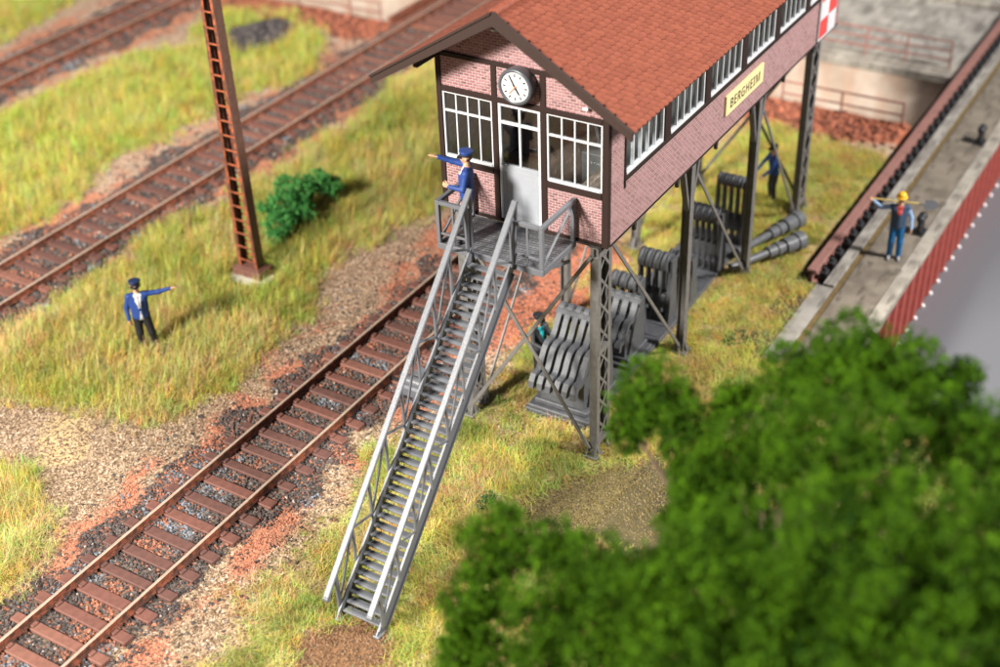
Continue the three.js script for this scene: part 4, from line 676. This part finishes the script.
{
  const t = thing('foreground_tree', 'large blurred green tree filling the lower right corner', 'tree', [12.9, 0, -12.8]);
  const lobes = [[10.39, 7.26, -13.94, 0.64], [11.03, 7.08, -13.83, 0.58], [10.19, 6.78, -13.81, 0.40], [12.28, 7.78, -14.81, 0.71], [12.81, 8.19, -15.10, 0.59], [13.55, 8.02, -15.05, 0.63], [14.24, 7.81, -14.58, 0.67], [15.00, 7.80, -14.31, 0.87], [12.23, 7.23, -13.60, 0.82], [11.83, 6.98, -13.15, 0.55], [13.40, 7.86, -13.36, 1.09], [11.95, 6.64, -12.21, 0.71], [9.34, 6.00, -11.54, 0.63], [10.03, 6.13, -11.70, 0.54], [10.87, 6.17, -11.53, 0.68], [9.32, 5.33, -11.00, 0.63], [9.38, 4.78, -10.59, 0.54], [10.69, 5.84, -10.78, 0.85], [11.78, 6.34, -11.13, 0.97], [12.88, 7.17, -11.37, 1.07], [13.91, 7.61, -11.62, 1.13], [14.76, 7.53, -12.47, 1.14], [15.54, 7.17, -13.04, 0.95], [12.83, 6.31, -10.28, 1.11], [14.02, 6.68, -10.58, 1.13], [14.96, 6.74, -11.22, 1.19], [15.95, 6.40, -11.94, 1.26], [10.41, 4.86, -10.19, 0.86], [11.66, 5.38, -10.29, 1.00], [11.41, 7.22, -14.55, 0.31], [14.11, 7.84, -15.64, 0.35], [11.42, 6.80, -13.12, 0.40], [11.73, 6.71, -12.87, 0.53]];
  const R = rng(91), items = [], dirn = () => { const u = R() * 2 - 1, a = R() * 6.283, q = Math.sqrt(1 - u * u); return [q * Math.cos(a), u, q * Math.sin(a)]; };
  for (const [x, y, z, r] of lobes) {
    const n = Math.round(2500 * r * r + 300 * r);             // sprays of leaves through the lobe, thinned by noise so that gaps and tufts form
    for (let i = 0; i < n; i++) {
      const d = dirn(), inner = R() < 0.3, rr = r * (inner ? 0.2 + 0.6 * R() : 0.74 + 0.40 * R()), px = x + d[0] * rr, py = y + d[1] * rr, pz = z + d[2] * rr;
      const g1 = (vn(px * 4.2, py * 4.2 + pz * 2.9, 341) + vn(pz * 4.2, py * 3.7 - px * 2.6, 347)) / 2, g2 = (vn(px * 9, py * 9 + pz * 6, 351) + vn(pz * 9, py * 8 - px * 5, 353)) / 2;
      if (!inner && 0.6 * g1 + 0.4 * g2 < 0.46 + 0.35 * Math.max(0, rr / r - 0.85) / 0.2 * 0.5) continue;
      const c = mixc([0.005, 0.022, 0.001], [0.072, 0.160, 0.004], clamp(0.08 + 0.8 * (g1 - 0.3) + 0.8 * R() * R()));
      items.push([px - 12.9, py, pz + 12.8, 0.55 + 0.7 * R(), c, [R() * 6, R() * 6, R() * 6]]);
    }
  }
  const cg = new THREE.Group(); cg.name = 'crown'; t.add(cg);
  scatter('leaf_mass', '', '', [leafClump(1, 11, 0.075, 0.030), leafClump(2, 11, 0.07, 0.027), leafClump(3, 10, 0.085, 0.032)], leafMat, items, cg);
  const bark = std([0.10, 0.065, 0.04], 0.9, { bumpMap: grainT, bumpScale: 0.04 }), tube = (pts, r0, r1) => { const cv = new THREE.CatmullRomCurve3(pts), g = new THREE.TubeGeometry(cv, 16, 1, 9, false), p = g.attributes.position; for (let i = 0; i <= 16; i++) { const c = cv.getPointAt(i / 16), r = r0 + (r1 - r0) * i / 16; for (let k = 0; k <= 9; k++) { const q = i * 10 + k; p.setXYZ(q, c.x + (p.getX(q) - c.x) * r, c.y + (p.getY(q) - c.y) * r, c.z + (p.getZ(q) - c.z) * r); } } return g; };
  part(t, 'trunk', tube([V(-0.05, -0.3, 0.1), V(0, 1.6, 0), V(0.1, 3.8, -0.1), V(0.1, 6.8, 0.1)], 0.34, 0.10), bark);
  for (const [x, y, z, r] of lobes) part(t, 'limb', tube([V(0.08, 3.4 + (y - 5) * 0.5, -0.05), V((x - 12.9) * 0.5, (y + 4.2) / 2 + 0.2, (z + 12.8) * 0.5), V(x - 12.9, y, z + 12.8)], 0.10, 0.02), bark);
  console.log('tree clumps', items.length);
}
{
  const t = thing('bush', 'bright green low bush in the grass beside the mast', 'bush', [-5.8, 0, -25.2]), R = rng(93), items = [];
  const lobes = [[-6.01, 0.75, -25.20, 0.52], [-5.93, 0.95, -25.81, 0.42], [-5.78, 0.95, -26.44, 0.38], [-5.50, 0.75, -26.74, 0.30], [-5.73, 0.50, -24.58, 0.45], [-5.59, 0.30, -24.24, 0.28], [-6.60, 1.00, -25.90, 0.2], [-6.37, 0.80, -24.78, 0.2], [-5.66, 0.50, -25.47, 0.42]];
  for (const [x, y, z, r] of lobes) for (let i = 0; i < r * r * 1700; i++) { const u = R() * 2 - 1, a = R() * 6.283, q = Math.sqrt(1 - u * u), rr = r * (0.55 + 0.5 * R()); if (vn(u * 4 + x * 9, a * 1.4 + z * 7, 331) < 0.30) continue; const yy = y + u * rr; if (yy < 0) continue; items.push([x + q * Math.cos(a) * rr + 5.8, yy, z + q * Math.sin(a) * rr + 25.2, 0.75 + 0.5 * R(), mixc([0.03, 0.15, 0.035], [0.11, 0.36, 0.09], R()), [R() * 6, R() * 6, R() * 6]]); }
  const cg = new THREE.Group(); cg.name = 'crown'; t.add(cg); scatter('leaf_mass', '', '', [leafClump(5, 14, 0.075, 0.03), leafClump(6, 14, 0.07, 0.034)], leafMat, items, cg);
  const bark = std([0.10, 0.065, 0.04], 0.9); for (const [x, y, z] of lobes) part(t, 'stem', beam(V(0.1 * (x + 5.8), -0.05, 0.25 * (z + 25.2)), V(x + 5.8, y, z + 25.2), 0.05, 0.05), bark);
}
// low dark moss beside the staircase and on the gear side
{
  const R = rng(97), items = []; const spots = [[6.15, -15.2, 0.35], [6.45, -15.6, 0.3], [5.95, -16.0, 0.22], [4.95, -17.9, 0.2], [6.6, -14.7, 0.25], [7.1, -26.0, 0.3], [4.9, -18.1, 0.15]];
  for (const [x, z, r] of spots) for (let i = 0; i < r * r * 900; i++) { const a = R() * 6.283, d = r * Math.sqrt(R()); items.push([x + Math.cos(a) * d, 0.03 + 0.10 * R() * (1 - d / r), z + Math.sin(a) * d * 1.3, 0.7 + 0.5 * R(), mixc([0.025, 0.09, 0.03], [0.085, 0.19, 0.07], R()), [R() * 6, R() * 6, R() * 6]]); }
  scatter('moss', 'small dark green moss tufts beside the staircase', 'moss', [leafClump(8, 12, 0.06, 0.026)], leafMat, items);
}

// ---------------------------------------------------------------- people
function sdfMesh(bones, center, half, res, k, colorOf) {      // bones: [ax, ay, az, bx, by, bz, ra, rb, colour]
  const mc = new MarchingCubes(res, stoneMat, false, false, 260000), n = mc.size, f = mc.field; mc.isolation = 0;
  const pre = bones.map(b => { const d = [b[3] - b[0], b[4] - b[1], b[5] - b[2]]; return { b, d, l: d[0] * d[0] + d[1] * d[1] + d[2] * d[2] || 1e-9 }; });
  const dist = (q, x, y, z) => { const { b, d, l } = q, px = x - b[0], py = y - b[1], pz = z - b[2]; const t = clamp((px * d[0] + py * d[1] + pz * d[2]) / l); return Math.hypot(px - d[0] * t, py - d[1] * t, pz - d[2] * t) - (b[6] + (b[7] - b[6]) * t); };
  for (let iz = 0; iz < n; iz++) for (let iy = 0; iy < n; iy++) for (let ix = 0; ix < n; ix++) {
    const x = center[0] + (ix - n / 2) / (n / 2) * half, y = center[1] + (iy - n / 2) / (n / 2) * half, z = center[2] + (iz - n / 2) / (n / 2) * half; let m = 9;
    for (const q of pre) { const v = dist(q, x, y, z), h = Math.max(k - Math.abs(m - v), 0) / k; m = Math.min(m, v) - h * h * k * 0.25; }
    f[iz * n * n + iy * n + ix] = -m;
  }
  mc.update(); const c = mc.count, p = new Float32Array(c * 3), nn = mc.normalArray.slice(0, c * 3), col = new Float32Array(c * 3);
  for (let i = 0; i < c; i++) {
    const x = center[0] + mc.positionArray[i * 3] * half, y = center[1] + mc.positionArray[i * 3 + 1] * half, z = center[2] + mc.positionArray[i * 3 + 2] * half; p.set([x, y, z], i * 3);
    let best = 9, cb = [1, 1, 1]; for (const q of pre) { const v = dist(q, x, y, z); if (v < best) { best = v; cb = q.b[8]; } }
    col.set(colorOf ? colorOf(x, y, z, cb) : cb, i * 3);
  }
  const g = new THREE.BufferGeometry(); g.setAttribute('position', new THREE.BufferAttribute(p, 3)); g.setAttribute('normal', new THREE.BufferAttribute(nn, 3)); g.setAttribute('color', new THREE.BufferAttribute(col, 3)); return g;
}
const SKIN = [0.62, 0.34, 0.21];
const personMat = std([1, 1, 1], 0.55, { specularIntensity: 0.6, vertexColors: true });
function handGeo(w, d, n, curl, thumb) {      // wrist, finger direction, palm normal; thumb is +1 or -1 along n x d
  const D = d.clone().normalize(), N = n.clone().addScaledVector(D, -n.dot(D)).normalize(), S2 = V(0, 0, 0).crossVectors(N, D).multiplyScalar(thumb), bones = [], at = (a, b, c) => w.clone().addScaledVector(D, a).addScaledVector(S2, b).addScaledVector(N, c);
  const seg = (p, q, r0, r1) => bones.push([p.x, p.y, p.z, q.x, q.y, q.z, r0, r1, SKIN]);
  [0.032, 0.011, -0.011, -0.031].forEach((o, i) => { const L = [0.072, 0.082, 0.076, 0.058][i], k = at(0.088, o, 0); seg(at(0, o * 0.6, 0), k, 0.018, 0.014); const a1 = curl * 0.9, a2 = curl * 2.1, k1 = k.clone().addScaledVector(D, Math.cos(a1) * L * 0.55).addScaledVector(N, Math.sin(a1) * L * 0.55), k2 = k1.clone().addScaledVector(D, Math.cos(a2) * L * 0.5).addScaledVector(N, Math.sin(a2) * L * 0.5); seg(k, k1, 0.0105, 0.0095); seg(k1, k2, 0.0095, 0.008); });
  const t0 = at(0.03, 0.032, 0.004), t1 = at(0.066, 0.060, 0.012), t2 = at(0.098, 0.066, 0.02 + 0.02 * curl); seg(t0, t1, 0.015, 0.012); seg(t1, t2, 0.0115, 0.009);
  const c = at(0.075, 0, 0.01); return sdfMesh(bones, [c.x, c.y, c.z], 0.13, 52, 0.008);
}
// face towards +z, the person's left is +x, 1.8 m tall before scaling
function person(o) {
  const { jacket, sleeve = jacket, trousers, shoes = [0.02, 0.02, 0.022], hair = [0.05, 0.035, 0.025], shirt, tie, vestV = false, L, R: RR, feet = [[0.11, 0.03], [-0.11, 0.03]], knees = [[0.105, 0.05], [-0.105, 0.05]], lean = 0, headTurn = 0 } = o;
  const b = [], add = (p, q, r0, r1, c) => b.push([...p, ...q, r0, r1, c]), ly = y => lean * Math.max(0, y - 0.95);
  for (const s of [1, -1]) {
    const f = feet[s > 0 ? 0 : 1], kn = knees[s > 0 ? 0 : 1];
    add([s * 0.085, 0.93, 0], [kn[0], 0.50, kn[1]], 0.105, 0.08, trousers); add([kn[0], 0.50, kn[1]], [f[0], 0.10, f[1] - 0.02], 0.08, 0.068, trousers);
    add([f[0], 0.045, f[1] - 0.05], [f[0] + s * 0.02, 0.035, f[1] + 0.15], 0.045, 0.036, shoes);
    add([s * 0.075, 0.93, 0], [s * 0.105, 1.36, ly(1.36)], 0.112, 0.105, jacket); add([0, 0.95, 0.03], [0, 1.30, 0.035 + ly(1.3)], 0.11, 0.115, jacket);
    const A = s > 0 ? L : RR, sh = [s * 0.185, 1.44, ly(1.44)]; add([0, 1.43, ly(1.43)], sh, 0.085, 0.072, jacket); add(sh, A.elbow, 0.066, 0.053, sleeve); add(A.elbow, A.wrist, 0.052, 0.041, sleeve);
  }
  add([0, 1.46, ly(1.46) - 0.01], [0, 1.56, ly(1.56)], 0.058, 0.055, SKIN);
  const body = sdfMesh(b, [o.cx || 0, 0.83, 0], 1.02, 112, 0.03, (x, y, z, c) => {
    if (shirt && c === jacket && z > 0.05 + ly(y) && y > (o.shirtFrom || 0.86)) { const w = vestV ? 0 : y > 1.12 ? (y - 1.12) * 0.22 : (1.12 - y) * 0.16; const k = y > 1.12 ? w : w; if (tie && Math.abs(x) < 0.016 && y > 1.12 && y < 1.46) return tie; if (Math.abs(x) < k + 0.004) return shirt; }
    return c;
  });
  const hd = [], hy = 0; const ha = (p, q, r0, r1, c) => hd.push([...p, ...q, r0, r1, c]);
  ha([0, 1.52, -0.01], [0, 1.60, -0.002], 0.052, 0.05, SKIN); ha([0, 1.70, -0.02], [0, 1.705, 0.012], 0.095, 0.09, SKIN); ha([0, 1.655, 0.02], [0, 1.62, 0.045], 0.072, 0.046, SKIN); ha([0, 1.69, 0.10], [0, 1.662, 0.115], 0.011, 0.016, SKIN);
  for (const s of [1, -1]) { ha([s * 0.095, 1.695, -0.01], [s * 0.098, 1.66, -0.005], 0.018, 0.013, SKIN); ha([s * 0.045, 1.655, 0.072], [s * 0.05, 1.65, 0.06], 0.026, 0.02, SKIN); }
  const head = sdfMesh(hd, [0, 1.66, 0.01], 0.19, 64, 0.025, (x, y, z, c) => {
    for (const s of [1, -1]) if (Math.hypot(x - s * 0.034, (y - 1.69) * 1.5) < 0.014 && z > 0.05) return [0.03, 0.025, 0.02];
    if (Math.abs(x) < 0.026 && Math.abs(y - 1.625) < 0.006 && z > 0.05) return [0.40, 0.13, 0.10]; if (Math.abs(Math.abs(x) - 0.034) < 0.022 && Math.abs(y - 1.715) < 0.006 && z > 0.05) return hair;
    if ((y > 1.74 && z < 0.07) || (z < -0.02 && y > 1.62 && Math.abs(x) < 0.09)) return hair; return c;
  });
  head.translate(0, -1.6, 0); head.rotateY(headTurn); head.translate(0, 1.6, ly(1.6));
  const geos = [body, head]; for (const [A, s] of [[L, 1], [RR, -1]]) geos.push(handGeo(V(...A.wrist), V(...A.dir), V(...A.palm), A.curl ?? 0.3, (A.thumb ?? 1)));
  const g = new THREE.Group(); g.name = numbered('person'); scene.add(g); tag(g, o.label, 'person'); g.position.set(...o.pos); g.rotation.y = o.turn; g.scale.setScalar(o.scale || 1);
  part(g, 'body', mergeGeometries(geos), personMat);
  const hat = new THREE.Group(); hat.name = o.hat; g.add(hat); hat.position.set(0, 1.735, ly(1.7)); hat.rotation.y = headTurn;
  const hm = std(o.hatColor, 0.4), lathe = p => new THREE.LatheGeometry(p.map(a => new THREE.Vector2(...a)), 28);
  if (o.hat === 'helmet') { part(hat, 'shell', lathe([[0.118, -0.01], [0.122, 0.0], [0.116, 0.05], [0.095, 0.095], [0.055, 0.122], [0, 0.13]]).translate(0, 0, -0.005), hm); part(hat, 'brim', lathe([[0.10, -0.012], [0.145, -0.012], [0.145, -0.004], [0.115, 0.012]]).scale(1, 1, 1.08).translate(0, 0, 0.005), hm); }
  else { part(hat, 'crown', lathe([[0.102, -0.015], [0.104, 0.03], [0.132, 0.062], [0.128, 0.078], [0.09, 0.088], [0, 0.09]]).rotateX(-0.06).translate(0, 0, -0.002), hm); part(hat, 'band', lathe([[0.103, -0.022], [0.1065, -0.02], [0.1065, 0.012], [0.104, 0.014]]), std([0.02, 0.02, 0.025], 0.4)); const vs = new THREE.CylinderGeometry(0.108, 0.122, 0.012, 20, 1, false, -1.1, 2.2); vs.scale(1, 1, 1.35).rotateX(0.25).translate(0, -0.012, 0.012); part(hat, 'visor', vs, std([0.012, 0.012, 0.016], 0.25)); }
  return g;
}
const BLUE = [0.02, 0.052, 0.21], INK = [0.016, 0.016, 0.02];
person({ label: 'man in blue jacket and black trousers pointing sideways in the grass', pos: [-5.3, 0.0, -18.8], turn: 0.86, scale: 1.10, jacket: BLUE, trousers: INK, shirt: [0.62, 0.62, 0.60], tie: [0.02, 0.03, 0.06], hat: 'cap', hatColor: [0.015, 0.028, 0.085], headTurn: -0.1, cx: 0.2,
  L: { elbow: [0.46, 1.44, 0.03], wrist: [0.71, 1.49, 0.06], dir: [1, 0.12, 0.05], palm: [0, -1, 0.2], curl: 0.25, thumb: -1 }, R: { elbow: [-0.27, 1.16, -0.03], wrist: [-0.27, 0.90, 0.06], dir: [0.05, -1, 0.1], palm: [1, 0, 0.2], curl: 0.5 }, feet: [[0.20, 0.06], [-0.10, 0.0]], knees: [[0.15, 0.07], [-0.10, 0.03]] });
person({ label: 'man in blue uniform pointing from the landing at the top of the stairs', pos: [3.92, 5.282, -19.40], turn: -1.12, scale: 1.08, jacket: BLUE, trousers: [0.035, 0.038, 0.05], shirt: [0.6, 0.6, 0.6], shirtFrom: 1.36, hat: 'cap', hatColor: [0.02, 0.05, 0.2], cx: 0,
  R: { elbow: [-0.20, 1.50, 0.28], wrist: [-0.16, 1.60, 0.52], dir: [0.1, 0.35, 1], palm: [0.2, -1, 0], curl: 0.15 }, L: { elbow: [0.27, 1.17, 0.05], wrist: [0.20, 1.20, 0.30], dir: [-0.1, 0.35, 1], palm: [-1, 0.2, 0], curl: 0.9 } });
person({ label: 'man in dark suit and turquoise shirt working a lever under the front legs', pos: [3.76, 0.0, -22.3], turn: 1.25, scale: 1.0, jacket: [0.045, 0.045, 0.05], trousers: INK, shirt: [0.03, 0.42, 0.48], shirtFrom: 1.1, hat: 'cap', hatColor: [0.02, 0.02, 0.024],
  L: { elbow: [0.26, 1.18, 0.10], wrist: [0.20, 1.10, 0.36], dir: [-0.1, 0.0, 1], palm: [-0.2, -1, 0], curl: 1.0, thumb: -1 }, R: { elbow: [-0.26, 1.18, 0.10], wrist: [-0.18, 1.12, 0.36], dir: [0.1, 0.0, 1], palm: [0.2, -1, 0], curl: 1.0 } });
person({ label: 'man in blue jacket bending towards the rearmost gear by the far legs', pos: [5.3, 0.0, -32.95], turn: -0.75, scale: 0.97, jacket: [0.02, 0.06, 0.22], trousers: INK, hat: 'cap', hatColor: [0.03, 0.025, 0.025], lean: 0.12,
  R: { elbow: [-0.25, 1.2, 0.22], wrist: [-0.18, 1.0, 0.46], dir: [0, -0.5, 1], palm: [0.3, -1, 0], curl: 0.9 }, L: { elbow: [0.26, 1.2, 0.2], wrist: [0.2, 0.98, 0.44], dir: [0, -0.5, 1], palm: [-0.3, -1, 0], curl: 0.9, thumb: -1 } });
person({ label: 'worker in yellow helmet carrying a shovel across his shoulders on the quay', pos: [9.27, 0.022, -31.45], turn: 0.25, scale: 1.04, jacket: [0.045, 0.075, 0.13], sleeve: [0.25, 0.36, 0.55], trousers: [0.012, 0.12, 0.30], shoes: [0.3, 0.3, 0.3], shirt: [0.45, 0.06, 0.05], shirtFrom: 1.30, hat: 'helmet', hatColor: [0.80, 0.42, 0.02], cx: -0.05,
  R: { elbow: [-0.45, 1.36, -0.04], wrist: [-0.66, 1.49, -0.10], dir: [-0.8, 0.25, -0.25], palm: [0.1, 0.9, -0.2], curl: 1.0 }, L: { elbow: [0.30, 1.17, -0.02], wrist: [0.33, 0.92, 0.08], dir: [0.05, -1, 0.15], palm: [-1, 0, 0.1], curl: 0.4, thumb: -1 } });
{
  const t = thing('shovel', 'long handled shovel resting across the shoulders of the quay worker', 'shovel', [9.27, 0.02, -31.45]);
  const a = V(-0.80, 1.55, -0.03), b = V(0.42, 1.50, -0.42), d = b.clone().sub(a).normalize();
  part(t, 'shaft', cyl(a, b, 0.022, 0.022, 10), M.handPaint); part(t, 'socket', cyl(b.clone().addScaledVector(d, -0.06), b.clone().addScaledVector(d, 0.10), 0.030, 0.028, 10), M.steel);
  const sh = [[-0.12, 0.08], [0.12, 0.08], [0.125, 0.28], [0.08, 0.38], [0, 0.42], [-0.08, 0.38], [-0.125, 0.28]], bl = part(t, 'blade', prism(sh, 'z', -0.006, 0.006), M.stair);
  bl.position.copy(b); bl.quaternion.setFromUnitVectors(V(0, 1, 0), d);
}
console.log('built');
renderer.render(scene, camera);
